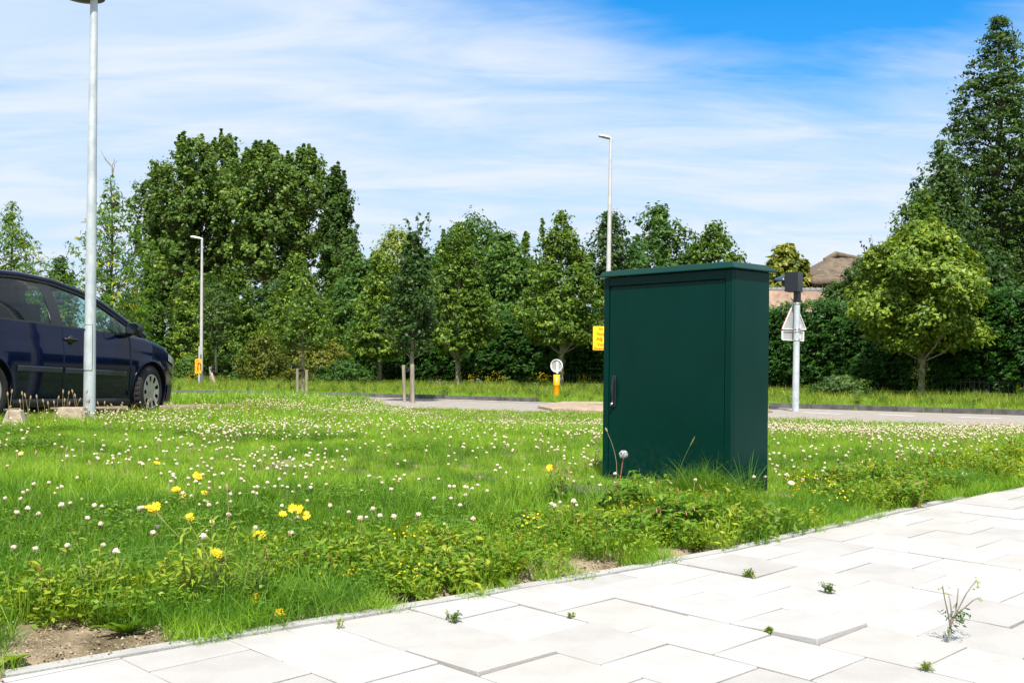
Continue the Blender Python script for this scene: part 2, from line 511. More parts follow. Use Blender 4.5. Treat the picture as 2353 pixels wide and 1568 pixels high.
MAT['straw'] = pbr('dry straw', (.36, .28, .13), .85)
MAT['plantain'] = pbr('plantain head', (.34, .24, .13), .9, noise=.3, nscale=200)
MAT['petal_y'] = pbr('yellow petals', (.85, .58, .004), .6)
MAT['petal_o'] = pbr('yellow centre', (.75, .36, .004), .7)
MAT['petal_w'] = pbr('white petals', (.80, .78, .74), .6)
MAT['clover_w'] = leaf_mat('clover blossom', (.55, .36, .26), (.82, .79, .70), trans=.2, objrand=.5, c_mid=(.76, .69, .56))
MAT['down'] = pbr('seed down', (.55, .55, .55), .9)

# ==================================================================== SETTING
# ---- ground: one sheet out to the horizon
def axis(a, b, fine0, fine1, fine, coarse):
    s = list(np.arange(fine0, fine1 + 1e-6, fine))
    x = fine0; st = fine
    lo = []
    while x > a:
        st *= coarse; x -= st; lo.append(max(x, a))
    x = fine1; st = fine
    hi = []
    while x < b:
        st *= coarse; x += st; hi.append(min(x, b))
    return np.array(lo[::-1] + s + hi)
gxs = axis(-1500, 1500, -3.2, 6.0, .07, 1.06)
gys = axis(-200, 2500, 1.6, 9.5, .07, 1.06)
GX, GY = np.meshgrid(gxs, gys)
GZ = terrain(GX, GY)
ed = edge_d(GX, GY)
rough_n = (np.sin(GX * 31 + np.sin(GY * 23) * 2) * np.sin(GY * 37 + np.sin(GX * 19) * 2)) * .008
GZ = GZ + rough_n * sstep(.0, .3, ed) * (GY < 14)
on_pave = sstep(.10, .0, ed)
GZ = GZ - .07 * on_pave * (np.abs(GX) < 60) + .0 
nx, ny = len(gxs), len(gys)
V = np.stack([GX, GY, GZ], -1).reshape(-1, 3)
idx = np.arange(nx * ny).reshape(ny, nx)
F = np.stack([idx[:-1, :-1], idx[:-1, 1:], idx[1:, 1:], idx[1:, :-1]], -1).reshape(-1, 4)
me = bpy.data.meshes.new('lawn_ground')
me.from_pydata(V.tolist(), [], F.tolist())
me.materials.append(MAT['soil'])
me.polygons.foreach_set('use_smooth', [True] * len(F))
ground = link_mesh('ground', me)
tag(ground, kind='structure')

# ---- pavement: sand bed, tiles, edging
ANG = R(44.5)
A1 = Vector((math.cos(ANG), math.sin(ANG), 0)); A2 = Vector((math.sin(ANG), -math.cos(ANG), 0))   # along, across (towards the camera's right)
nrm = Vector((0, -PS, 1)).normalized()
bed = MB()
bp = []
EDp = [p for p in EDGE if -7 < p.x < 20]
for p in EDp:
    bp.append(Vector((p.x, p.y, pave_z(p.x, p.y) - .012)))
far = [Vector((p.x + A2.x * 7, p.y + A2.y * 7, 0)) for p in EDp]
for p in far: p.z = pave_z(p.x, p.y) - .012
nbp = len(bp)
bed.add(bp + far, [(i, i + 1, i + 1 + nbp, i + nbp) for i in range(nbp - 1)])
pavement = bed.build('pavement', MAT['sand'])
tag(pavement, kind='structure')
T = 0.300
Apt = pave_at(1995, 1435.7)          # a tile corner seen in the photograph
def tile_mesh(mat, seed):
    b = MB(); g = T - .005
    b.box((0, 0, -.0235), (g, g, .045))
    me = b.mesh('paving_tile', mat, bevel=.0028, seg=1)
    return me
tmesh = [tile_mesh(MAT['paver'], 1), tile_mesh(MAT['paver_worn'], 2), tile_mesh(MAT['paver_warm'], 3)]
base_rot = Matrix((( A1.x, A2.x * -1, nrm.x), (A1.y, A2.y * -1, nrm.y), (PS * A1.y, -PS * A2.y, nrm.z))).to_4x4()
tiles = []
def in_view(p):
    dy = p.y
    if dy < .6: return 0
    sx = 1176 + FPX * p.x / dy; sy = 845 + FPX * (EYE - p.z) / dy
    return 1 if (-350 < sx < 2702 and sy < 2050 and dy < 14) else 0
def edge_near(x, y):
    best = None
    for a, b in zip(EDGE[:-1], EDGE[1:]):
        ax, ay, bx, by = a.x, a.y, b.x, b.y
        dx, dy = bx - ax, by - ay
        t_ = max(0, min(1, ((x - ax) * dx + (y - ay) * dy) / (dx * dx + dy * dy)))
        qx, qy = ax + dx * t_, ay + dy * t_
        d2 = (x - qx) ** 2 + (y - qy) ** 2
        if best is None or d2 < best[0]:
            l_ = math.hypot(dx, dy)
            best = (d2, qx, qy, dy / l_, -dx / l_)
    d2, qx, qy, nx_, ny_ = best
    return (x - qx) * nx_ + (y - qy) * ny_, qx, qy, nx_, ny_
KEEP_OFF = .054
for i in range(-30, 66):
    for j in range(-26, 27):
        off = (i % 2) * .5
        c = Apt + A1 * ((i - .5) * T) + A2 * ((j + off + .5) * T)
        x, y = c.x, c.y
        if y < -6 or y > 30 or abs(x) > 30: continue
        dd, qx, qy, nx_, ny_ = edge_near(x, y)
        if dd < -.22 or dd > 5: continue
        c.z = pave_z(x, y)
        tiles.append((i, j, c, dd, (qx, qy, nx_, ny_)))
tiles_v = sorted([t for t in tiles if in_view(t[2])], key=lambda t: t[2].y)
near_set = set((t[0], t[1]) for t in tiles_v[:296])
rest = MB()
rr = random.Random(5)
def clip_poly(P, q, n_, off):
    out_ = []
    for a, b in zip(P, P[1:] + P[:1]):
        da = (a[0] - q[0]) * n_[0] + (a[1] - q[1]) * n_[1] - off
        db = (b[0] - q[0]) * n_[0] + (b[1] - q[1]) * n_[1] - off
        if da >= 0: out_.append(a)
        if da * db < 0:
            t_ = da / (da - db); out_.append((a[0] + (b[0] - a[0]) * t_, a[1] + (b[1] - a[1]) * t_))
    return out_
for (i, j, c, dd, en) in tiles:
    tilt = Matrix.Rotation(rr.gauss(-R(.12), R(.36)), 4, 'X') @ Matrix.Rotation(rr.gauss(0, R(.28)), 4, 'Y') @ Matrix.Rotation(rr.gauss(0, R(.25)), 4, 'Z')
    z = rr.gauss(0, .0014)
    if i == 0 and j == -1: z = .008; tilt = Matrix.Rotation(R(-2.8), 4, 'X') @ Matrix.Rotation(R(1.2), 4, 'Y')
    if (i, j) in ((2, -3), (-2, -5), (3, 1), (-4, -7), (5, 0), (-1, -8), (-3, -3)): z = .005; tilt = Matrix.Rotation(R(-1.4), 4, 'X') @ Matrix.Rotation(R(.6), 4, 'Y')
    mtx = Matrix.Translation(c + Vector((0, 0, z))) @ base_rot @ tilt
    k = 0 if rr.random() < .62 else (1 if rr.random() < .6 else 2)
    whole = dd > KEEP_OFF + .215
    near_t = (i, j) in near_set
    if whole:
        if near_t:
            o = link_mesh('paving_tile', tmesh[k], pavement); o.matrix_local = mtx
        else:
            b = MB(); b.box((0, 0, -.0235), (T - .005, T - .005, .045))
            rest.add([mtx @ Vector(v) for v in b.v], b.f)
        continue
    h_ = T / 2 - .002
    P = []
    inv = base_rot.inverted()
    for (u, v) in ((-h_, -h_), (h_, -h_), (h_, h_), (-h_, h_)):
        q = c + base_rot.to_3x3() @ Vector((u, v, 0)); P.append((q.x, q.y))
    P = clip_poly(P, en[:2], en[2:], KEEP_OFF)
    if len(P) < 3: continue
    ar = abs(sum(P[q][0] * P[(q + 1) % len(P)][1] - P[(q + 1) % len(P)][0] * P[q][1] for q in range(len(P)))) / 2
    if ar < .0012: continue
    b = MB(); n_p = len(P)
    b.add([(p[0], p[1], pave_z(*p) - .045 + z) for p in P] + [(p[0], p[1], pave_z(*p) - .001 + z) for p in P],
          [tuple(range(n_p, 2 * n_p)), tuple(reversed(range(n_p)))] + [(q, (q + 1) % n_p, (q + 1) % n_p + n_p, q + n_p) for q in range(n_p)])
    if near_t: b.build('paving_tile', [MAT['paver'], MAT['paver_worn'], MAT['paver_warm']][k], pavement, bevel=.002, seg=1)
    else: rest.add(b.v, b.f)
o = rest.build('paving_tile', MAT['paver'], pavement); tag(o, kind='stuff')
# edging stones along the lawn
def resample(pts, step):
    out_ = [Vector(pts[0])]; acc = 0
    for a, b in zip(pts[:-1], pts[1:]):
        a = Vector(a); b = Vector(b); Ls = (b - a).length; pos = step - acc
        while pos <= Ls:
            out_.append(a.lerp(b, pos / Ls)); pos += step
        acc = (acc + Ls) % step
    return out_
es = resample([Vector((p.x, p.y, 0)) for p in EDGE if -7 < p.x < 14], .25)
for k in range(0, len(es) - 5, 4):
    seg = es[k:k + 5]
    b = MB(); w_ = .050
    top = []; 
    dz = rr.gauss(0, .0015)
    ringv = []
    for q, p in enumerate(seg):
        d = (es[min(k + q + 1, len(es) - 1)] - es[max(k + q - 1, 0)]).normalized()
        if q == 0: p = p + d * .0025
        if q == 4: p = p - d * .0025
        n_ = Vector((d.y, -d.x, 0))
        for s_, zz in ((0, -.05), (0, .004), (w_, .004), (w_, -.05)):
            pp = p + n_ * s_
            ringv.append(Vector((pp.x, pp.y, pave_z(pp.x, pp.y) + zz + dz)))
    fs = []
    for q in range(4):
        for s_ in range(3):
            a_ = q * 4 + s_
            fs.append((a_, a_ + 4, a_ + 5, a_ + 1))
    fs += [(0, 1, 2, 3), (19, 18, 17, 16)]
    b.add(ringv, fs)
    b.build('edging_stone', MAT['edging'], pavement)

# ---- road
def ribbon(name, near, far_, mat, z, parent=None):
    b = MB(); n = len(near)
    vs = [(p.x, p.y, z) for p in near] + [(p.x, p.y, z) for p in far_]
    b.add(vs, [(i, i + 1, i + 1 + n, i + n) for i in range(n - 1)])
    return b.build(name, mat, parent)
far_px = [(2352, 955), (2110, 948), (1871, 940), (1600, 933), (1350, 928), (1221, 924.6), (1070, 919.5), (936, 916), (836, 913)]
FK = [plane_at(*p) for p in far_px]
FK = [Vector((22, 14, 0)), Vector((15.5, 18.8, 0))] + FK + [Vector((-10, 33.2, 0)), Vector((-25, 38, 0)), Vector((-60, 48, 0))]
NK = []
for k, p in enumerate(FK):
    d = (FK[min(k + 1, len(FK) - 1)] - FK[max(k - 1, 0)]).normalized()
    n_ = Vector((-d.y, d.x, 0)) if False else Vector((d.y, -d.x, 0))
    if n_.y > 0: n_ = -n_
    NK.append(p + n_ * 5.6)
road = ribbon('road', NK, FK, MAT['road'], .012)
tag(road, kind='structure')
# dashed line along the far lane
dash_px = [((1716, 945.4), (1758, 946.8)), ((1845, 946.5), (1935, 950.5)), ((2014, 951), (2100, 955)), ((2200, 957), (2300, 960.5))]
for (a, b_) in dash_px:
    pa, pb = plane_at(*a, .016), plane_at(*b_, .016)
    d = (pb - pa).normalized(); n_ = Vector((-d.y, d.x, 0))
    mb = MB(); mb.add([pa - n_ * .07, pb - n_ * .07, pb + n_ * .07, pa + n_ * .07], [(0, 1, 2, 3)])
    o = mb.build('lane_dash', MAT['line'], road)
# kerbs
ks = resample(FK[0:], 1.0)
kerb_root = MB()
kr_pts = [p for p in ks]
n_k = len(kr_pts)
first = None
kerb = empty('kerb', (0, 0, 0)); tag(kerb, kind='structure')
for k in range(n_k - 1):
    a, b_ = kr_pts[k], kr_pts[k + 1]
    if a.x < -30: break
    d = (b_ - a).normalized(); n_ = Vector((-d.y, d.x, 0))
    if n_.y < 0: n_ = -n_
    px_a = 1176 + FPX * a.x / a.y
    if 1290 < px_a < 1850: continue
    mb = MB(); g = d * .006
    q = [a + g, b_ - g, b_ - g + n_ * .15, a + g + n_ * .15]
    mb.prism([(p.x, p.y) for p in q], 0.0, .13 + rr.gauss(0, .003))
    mb.build('kerb_stone', MAT['kerb'], kerb)
# light gutter strip in front of the kerb on the left stretch
GN_ = [p for p in FK]
gut_n, gut_f = [], []
for k, p in enumerate(FK[6:]):
    gut_f.append(p + Vector((0, -.02, 0))); gut_n.append(p + Vector((-.1, -.55, 0)))
o = ribbon('gutter', gut_n, gut_f, MAT['kerb_pale'], .02); tag(o, kind='structure')
# tan brick island with the side road mouth
isl = [plane_at(1235, 928, .1), plane_at(1268, 934, .1), plane_at(1420, 938, .1), plane_at(1700, 940, .1), plane_at(1775, 938, .1), plane_at(1640, 921, .1), plane_at(1290, 918.5, .1)]
mb = MB(); mb.prism([(p.x, p.y) for p in isl], 0.0, .07)
island = mb.build('traffic_island', MAT['brick_tan'], bevel=.02)
tag(island, kind='structure')
# ---- car park strip under the car
def park_z(y):
    return .26 + (13.1 - y) * .017
cp = MB()
cq = [(-14, 7.4), (-6.3, 9.2), (-4.6, 11.4), (-3.45, 15.2), (-4.4, 17.0), (-20, 18.0)]
ncq = len(cq)
cp.add([(x, y, -.1) for x, y in cq] + [(x, y, park_z(y)) for x, y in cq],
       [tuple(range(ncq, 2 * ncq))] + [(i, (i + 1) % ncq, (i + 1) % ncq + ncq, i + ncq) for i in range(ncq)])
o = cp.build('car_park', MAT['asphalt']); tag(o, kind='structure')
# ==================================================================== CABINET
CB = R(48)
cn = at(1677, 1150, 5.9)
fd = Vector((-math.cos(CB), math.sin(CB), 0))        # along the front, from the near corner to the left
sd = Vector((math.sin(CB), math.cos(CB), 0))         # along the side, away to the right
CW, CD, CH = .950, .345, 1.258
cab = empty('utility_cabinet', cn, math.atan2(-fd.y, -fd.x),
            'large dark green metal utility cabinet standing in the grass beside the pavement', 'cabinet')
# local frame: x from the left end of the front to the near corner, y away from the front, z up; origin at the near corner
def cbx(b, x0, x1, y0, y1, z0, z1, mat=0):
    b.box(((x0 + x1) / 2, (y0 + y1) / 2, (z0 + z1) / 2), (x1 - x0, y1 - y0, z1 - z0), mat=mat)
b = MB()
cbx(b, -CW, 0, .022, CD, .03, CH)                     # carcass behind the door plane
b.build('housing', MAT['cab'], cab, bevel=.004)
b = MB(); cbx(b, -CW, -CW + .040, 0, .0215, .03, CH - .0005)
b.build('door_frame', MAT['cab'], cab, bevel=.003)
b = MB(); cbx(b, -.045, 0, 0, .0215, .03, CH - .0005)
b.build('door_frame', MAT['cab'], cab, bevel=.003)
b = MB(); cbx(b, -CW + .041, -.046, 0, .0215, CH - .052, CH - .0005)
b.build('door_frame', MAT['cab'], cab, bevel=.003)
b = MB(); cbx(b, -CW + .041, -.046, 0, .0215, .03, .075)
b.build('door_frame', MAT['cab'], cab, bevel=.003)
b = MB(); cbx(b, -CW + .046, -.051, .004, .0205, .081, CH - .058)
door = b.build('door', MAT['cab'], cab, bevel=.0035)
# swing handle: recessed dish, lever, screw lugs
hx, hz = -CW + .089, .575
b = MB(); cbx(b, hx - .017, hx + .017, -.006, .0035, hz - .095, hz + .095)
hd = b.build('handle', MAT['black'], door, bevel=.004)
hd2 = MB(); hd2.tube([(hx + .004, -.012, hz + .07), (hx + .005, -.020, hz + .02), (hx + .004, -.016, hz - .055)], [.0075, .009, .006], 8)
hd2.lathe([(0, -.0), (.009, 0), (.009, .012), (0, .012)], 12, c=(hx - .004, -.008, hz - .078), mtx=Matrix.Rotation(R(90), 4, 'X'), mat=1)
hd2.tube([(hx - .002, -.013, hz - .078), (hx + .006, -.018, hz - .045), (hx + .007, -.016, hz - .02)], [.0035, .003, .002], 6, mat=1)
hd2.build('handle_lever', [MAT['black'], MAT['metal']], door)
# lid with sloping lip
ov = .030
b = MB()
Pl = [(-CW - ov, -ov), (ov, -ov), (ov, CD + ov), (-CW - ov, CD + ov)]
Pt = [(-CW - ov + .040, -ov + .040), (ov - .040, -ov + .040), (ov - .040, CD + ov - .040), (-CW - ov + .040, CD + ov - .040)]
rg = [[(x, y, CH + .0005) for x, y in Pl], [(x, y, CH + .007) for x, y in Pl], [(x, y, CH + .042) for x, y in Pt]]
b.add([p for r_ in rg for p in r_], [(3, 2, 1, 0), (8, 9, 10, 11)] + [(k * 4 + i, k * 4 + (i + 1) % 4, (k + 1) * 4 + (i + 1) % 4, (k + 1) * 4 + i) for k in (0, 1) for i in range(4)])
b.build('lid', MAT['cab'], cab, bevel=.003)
b = MB(); cbx(b, -CW + .01, -.01, .01, CD - .008, -.15, .0295)
b.build('plinth', MAT['cab_dark'], cab, bevel=.003)
# an old board lying in front of it
p0 = pave_at(1395, 1141)
b = MB(); b.box((0, 0, 0), (.58, .17, .03))
board = b.build('board', MAT['slab_dark'], bevel=.004)
board.location = (p0.x, p0.y, terr(p0.x, p0.y) + .035); board.rotation_euler = (R(6), R(2), R(-8))
tag(board, 'flat grey weathered board lying in the weeds in front of the green cabinet', 'board')

# ==================================================================== LAMP POSTS
def lean(b): return b
LD = 11.3
lp = at(205, 950, LD); lp.z = terr(lp.x, lp.y) - .05
top = at(216, -4, LD)
lampA = empty('street_lamp', lp, 0, 'thick galvanised lamp post beside the blue car, its head cut off by the top edge', 'street lamp')
tv = top - lp
b = MB(); n_s = 14
b.tube([tv * (k / n_s) for k in range(n_s + 1)], [.062 - .025 * (k / n_s) for k in range(n_s + 1)], 28)
b.build('pole', MAT['galv'], lampA)
# inspection door: a curved plate standing 2 mm proud on the camera side
dh0, dh1 = (at(200, 850, LD).z - lp.z), (at(200, 746, LD).z - lp.z)
b = MB(); vs = []; fs = []
kk = 7
for q in range(2):
    zz = (dh0, dh1)[q]; r_ = .062 - .025 * zz / tv.z + .0035
    for k in range(kk):
        a_ = R(-145 + 98 * k / (kk - 1))
        c_ = tv * (zz / tv.z)
        vs.append((c_.x + r_ * math.cos(a_), c_.y + r_ * math.sin(a_), zz))
fs = [(k, k + 1, k + 1 + kk, k + kk) for k in range(kk - 1)]
b.add(vs, fs, smooth=True)
me_ = b.mesh('hatch', MAT['galv'])
hatch = link_mesh('hatch', me_, lampA)
b = MB()
for q in range(2):
    for k in (0, kk - 1):
        p_, p2_ = Vector(vs[k]), Vector(vs[k + kk])
    
b.tube([vs[0], vs[kk]], .0022, 5); b.tube([vs[kk - 1], vs[2 * kk - 1]], .0022, 5)
b.tube(vs[:kk], .0022, 5); b.tube(vs[kk:], .0022, 5)
b.build('hatch_seam', MAT['black'], lampA)
b = MB(); v_ = Vector(vs[kk + 1]); b.lathe([(0, 0), (.009, 0), (.009, .003), (0, .003)], 10, c=(v_.x, v_.y - .004, v_.z - .05), mtx=Matrix.Rotation(R(90), 4, 'X'))
b.build('hatch_lock', MAT['black'], lampA)
b = MB()   # disc shaped head seen from below
b.lathe([(0, .0), (.10, -.006), (.205, .012), (.21, .03), (.18, .08), (.08, .13), (0, .14)], 36, c=(tv.x - .11, tv.y + .02, tv.z - .002))
b.build('lamp_head', MAT['lamp_dark'], lampA)

def far_lamp(xb, yb, xt, yt, D, r0, r1, hl, label):
    p = at(xb, yb, D); p.z = min(p.z, 0.02)
    tp = at(xt, yt, D)
    t = tp - p
    o = empty('street_lamp', p, 0, label, 'street lamp', 'slim street lamps along the road')
    b = MB(); n = 8
    b.tube([t * (k / n) for k in range(n + 1)], [r0 + (r1 - r0) * k / n for k in range(n + 1)], 16)
    b.build('pole', MAT['galv_white'], o)
    h = MB()
    dirv = Vector((-1, -.25, .16)).normalized()
    side = dirv.cross(Vector((0, 0, 1))).normalized(); up = side.cross(dirv)
    secs = [(-.06, .05, .05), (.05, .09, .08), (.22, .15, .11), (.5, .16, .12), (.72, .13, .10), (.80, .08, .06)]
    ring = []
    for (s_, w_, h_) in secs:
        s_ *= hl / .75; w_ *= hl / .75; h_ *= hl / .75
        for (cx, cz) in ((-1, 0), (-.8, .6), (0, 1), (.8, .6), (1, 0)):
            ring.append(t + dirv * s_ + side * (cx * w_) + up * (cz * h_))
    h.add(ring, [(k * 5 + q, k * 5 + q + 1, k * 5 + q + 6, k * 5 + q + 5) for k in range(5) for q in range(4)] + [(0, 1, 2, 3, 4), (29, 28, 27, 26, 25)], smooth=True)
    hd_ = h.build('lamp_head', MAT['lamp_white'], o)
    g = MB(); rg_ = []
    for (s_, w_, h_) in secs[1:]:
        s_ *= hl / .75; w_ *= hl / .75
        for (cx, cz) in ((-1, 0), (-.7, -.5), (.7, -.5), (1, 0)):
            rg_.append(t + dirv * s_ + side * (cx * w_ * .97) + up * (cz * .07 - .002))
    g.add(rg_, [(k * 4 + q, k * 4 + q + 1, k * 4 + q + 5, k * 4 + q + 4) for k in range(4) for q in range(3)] + [(0, 3, 2, 1), (16, 17, 18, 19)], smooth=True)
    g.build('lamp_cover', MAT['lamp_glass'], hd_)
    c_ = MB(); c_.tube([t - up * .06, t + up * .03], .05 * hl / .75, 10); c_.build('bracket', MAT['sign_back'], o)
    return o
far_lamp(1393, 905, 1403, 318, 33, .095, .045, .36, 'tall slim street lamp rising behind the green cabinet into open sky')
far_lamp(462, 894, 464, 549, 43.5, .075, .042, .42, 'small distant street lamp in front of the big poplars beside an orange sign')

# ==================================================================== SIGN POST ON THE RIGHT
D = 24.0
p = at(1827, 953, D); p.z = 0
sp = empty('sign_post', p, 0, 'galvanised road sign post with sign backs, right of the green cabinet', 'sign post')
t = at(1831, 690, D) - p
b = MB(); b.tube([t * 0, t * .5, t], [.076, .070, .064], 20); b.build('pole', MAT['galv'], sp)
def loc_(x, y, dd=0): return at(x, y, D + dd) - p
# triangle (seen from behind, turned): outline in px, built as a plate with rim
def plate(b, pts, thick, nvec, mat=0):
    n = len(pts); q = [v + nvec * thick for v in pts]
    b.add(list(pts) + q, [tuple(range(n)), tuple(reversed(range(n, 2 * n)))] + [(i, i + n, (i + 1) % n + n, (i + 1) % n) for i in range(n)], mat)
def rounded(pts, r, k=4):
    res = []
    n = len(pts)
    for i in range(n):
        a, c, d_ = pts[i - 1], pts[i], pts[(i + 1) % n]
        u = (a - c).normalized() * r; v = (d_ - c).normalized() * r
        for s_ in range(k + 1):
            tt = s_ / k
            res.append(c + u * (1 - tt) ** 2 + v * tt ** 2)
    return res
dpt = .42
tri = [loc_(1824, 690, .10), loc_(1791, 757, .10 - .0), loc_(1856, 757, .10)]
nb = Vector((0, 1, 0))
tr_ = [Vector((v.x, .10 + (v.x - tri[0].x) * .55, v.z)) for v in tri]
nv = (tr_[1] - tr_[0]).cross(tr_[2] - tr_[0]).normalized()
if nv.y < 0: nv = -nv
b = MB(); plate(b, rounded(tr_, .035), .004, nv); tri_o = b.build('warning_sign', MAT['sign_back'], sp)
# rim
def rim(pts, w_, d_, nv, name, mat, parent):
    c = sum(pts, Vector()) / len(pts)
    n = len(pts)
    inner = [p_ + (c - p_).normalized() * w_ for p_ in pts]
    b = MB()
    vs = [p_ - nv * d_ for p_ in pts] + [p_ - nv * d_ for p_ in inner] + [p_ + nv * .005 for p_ in pts] + [p_ - nv * .002 for p_ in inner]
    fs = []
    for i in range(n):
        j = (i + 1) % n
        fs += [(i, j, j + n, i + n), (i, i + 2 * n, j + 2 * n, j), (i + n, j + n, j + 3 * n, i + 3 * n)]
    b.add(vs, fs)
    return b.build(name, mat, parent)
rim(rounded(tr_, .035), .022, .022, nv, 'sign_rim', MAT['sign_white'], tri_o)
b = MB(); q = rounded([v + (v - sum(tr_, Vector()) / 3) * .035 for v in tr_], .04)
plate(b, [v + nv * .0055 for v in q], .003, nv); b.build('red_border', MAT['sign_red'], tri_o)
rc = [loc_(1793, 760), loc_(1793, 781), loc_(1852, 783), loc_(1852, 760)]
rc = [Vector((v.x, .10 + (v.x - tri[0].x) * .55, v.z)) for v in rc]
b = MB(); plate(b, rounded(rc, .03), .004, nv); pl_o = b.build('lower_plate', MAT['sign_back'], sp)
rim(rounded(rc, .03), .028, .022, nv, 'sign_rim', MAT['sign_white'], pl_o)
for (x, y, par) in ((1842, 749, tri_o), (1842, 773, pl_o)):
    c_ = loc_(x, y); c_.y = .10 + (c_.x - tri[0].x) * .55
    b = MB(); u = (tr_[2] - tr_[1]).normalized() * .034; v = Vector((0, 0, .034))
    b.add([c_ - u - v - nv * .004, c_ + u - v - nv * .004, c_ + u + v - nv * .004, c_ - u + v - nv * .004], [(0, 1, 2, 3)])
    b.build('sticker', MAT['sign_white'], par)
for y in (697, 755, 761, 781):
    c_ = loc_(1830, y); f_ = c_.z / t.z
    cc = t * f_
    b = MB(); b.lathe([(.075, -.012), (.079, -.012), (.079, .012), (.075, .012)], 20, c=cc)
    u = (tr_[2] - tr_[1]).normalized()
    b.box((cc.x - .03, cc.y + .085, cc.z), (.19, .02, .022), mat=0)
    b.build('clamp', MAT['metal'], sp)
# black detector box on top, with a rain hood
b = MB(); b.tube([t * .985, t + Vector((.0, 0, .20))], [.078, .082], 20); b.build('adapter', MAT['black'], sp)
bx = loc_(1824, 648)
rot = Matrix.Rotation(R(-28), 3, 'Z')
b = MB(); b.box((0, 0, 0), (.30, .34, .43)); me_ = b.mesh('detector_box', MAT['black'], bevel=.006)
o = link_mesh('detector_box', me_, sp); o.location = (bx.x - .01, 0, bx.z); o.rotation_euler = (0, 0, R(-33))
bxo = o
b = MB()
n = 12
vs = []
for k, (yy, r_, dz) in enumerate(((0, .15, 0), (.09, .14, .0), (.19, .11, .015), (.27, .05, .03))):
    for q in range(n + 1):
        a_ = math.pi * q / n if k > 1 else math.pi * q / n
        ext = 1.0
        vs.append((-.15 - yy, r_ * math.cos(a_ - .0), .02 + dz + r_ * (math.sin(a_)) * .75))
b.add(vs, [(k * (n + 1) + q, k * (n + 1) + q + 1, (k + 1) * (n + 1) + q + 1, (k + 1) * (n + 1) + q) for k in range(3) for q in range(n)], smooth=True)
mh = b.mesh('hood', pbr('blue black hood', (.02, .05, .10), .3))
bm = bmesh.new(); bm.from_mesh(mh); bmesh.ops.solidify(bm, geom=bm.faces[:], thickness=.008); bm.to_mesh(mh); bm.free()
hood = link_mesh('hood', mh, bxo)
b = MB(); b.lathe([(0, .0), (.085, 0), (.095, .03), (.095, .10), (0, .10)], 20, c=(-.25, 0, .0), mtx=Matrix.Rotation(R(90), 4, 'Y'))
b.build('detector_lens', MAT['black'], bxo)

# ==================================================================== YELLOW SIGN BEHIND THE CABINET
D = 24.5
p = at(1412, 955, D); p.z = 0
ys = empty('yellow_sign', p, 0, 'yellow road works sign with red lettering, half hidden behind the green cabinet', 'sign')
b = MB(); b.tube([(0, 0, 0), (0, 0, at(1412, 742, D).z)], .03, 12); b.build('pole', MAT['galv'], ys)
x0, x1 = at(1362, 750, D).x - p.x, at(1462, 750, D).x - p.x
z0, z1 = at(1362, 804, D).z, at(1362, 749, D).z
q = rounded([Vector((x0, -.04, z0)), Vector((x1, -.04, z0)), Vector((x1, -.04, z1)), Vector((x0, -.04, z1))], .03)
b = MB(); plate(b, q, .004, Vector((0, 1, 0))); b.build('sign_panel', MAT['yellow'], ys)
def letters(txt, size, loc, mat, parent, name='lettering', rot=(R(90), 0, 0), bold=.0):
    cu = bpy.data.curves.new('txt', 'FONT'); cu.body = txt; cu.size = size; cu.resolution_u = 2
    cu.offset = bold
    ob = bpy.data.objects.new('txt', cu)
    COL.objects.link(ob)
    dg = bpy.context.evaluated_depsgraph_get()
    me = bpy.data.meshes.new_from_object(ob.evaluated_get(dg))
    bpy.data.objects.remove(ob); bpy.data.curves.remove(cu)
    me.materials.clear(); me.materials.append(mat)
    o = link_mesh(name, me, parent); o.location = loc; o.rotation_euler = rot
    return o
for (txt, xx, yy, sz) in (('Om', 1374, 757.5, .065), ('Noor', 1370, 770, .10), ('Afg', 1369, 781.5, .105), ('Voo', 1371.5, 794, .10), ('Zwemb', 1363.5, 802.5, .078)):
    v = at(xx, yy, D) - p
    letters(txt, sz, (v.x, -.046, v.z), MAT['red_letter'], ys, bold=.002)

# small orange diversion sign far left
D = 43.2
p = at(457, 893, D); p.z = 0
os_ = empty('diversion_sign', p, 0, 'small orange diversion sign with a black arrow beside the distant lamp post', 'sign')
b = MB(); b.tube([(0, 0, 0), (0, 0, at(457, 795, D).z)], .035, 10); b.build('pole', MAT['galv_white'], os_)
x0, x1 = at(449, 800, D).x - p.x, at(464, 800, D).x - p.x
z0, z1 = at(457, 857, D).z, at(457, 824, D).z
q = rounded([Vector((x0, -.05, z0)), Vector((x1, -.05, z0)), Vector((x1, -.05, z1)), Vector((x0, -.05, z1))], .04)
b = MB(); plate(b, q, .004, Vector((0, 1, 0))); b.build('sign_panel', MAT['orange'], os_)
b = MB()
xm = x0 + (x1 - x0) * .68; zm = z0 + (z1 - z0) * .45; r_ = .055
arc = [(xm - r_, 0, zm - .12), (xm - r_, 0, zm + .06)] + [(xm - r_ * math.cos(R(a_)), 0, zm + .06 + r_ * 1.6 * math.sin(R(a_))) for a_ in range(20, 180, 20)] + [(xm + r_, 0, zm + .06), (xm + r_, 0, zm - .12)]
b.tube([(a_[0], -.056, a_[2]) for a_ in arc], .017, 6)
b.add([(xm - r_ - .035, -.058, zm - .08), (xm - r_ + .03, -.058, zm - .08), (xm - r_, -.058, zm - .17)], [(0, 1, 2)])
b.build('arrow', MAT['trim'], os_)
for zz in (.88, .72, .42, .15):
    b = MB(); b.box((x0 + .10, -.056, z0 + (z1 - z0) * zz), (.10, .004, .018))
    b.build('small_print', MAT['red_letter'], os_)

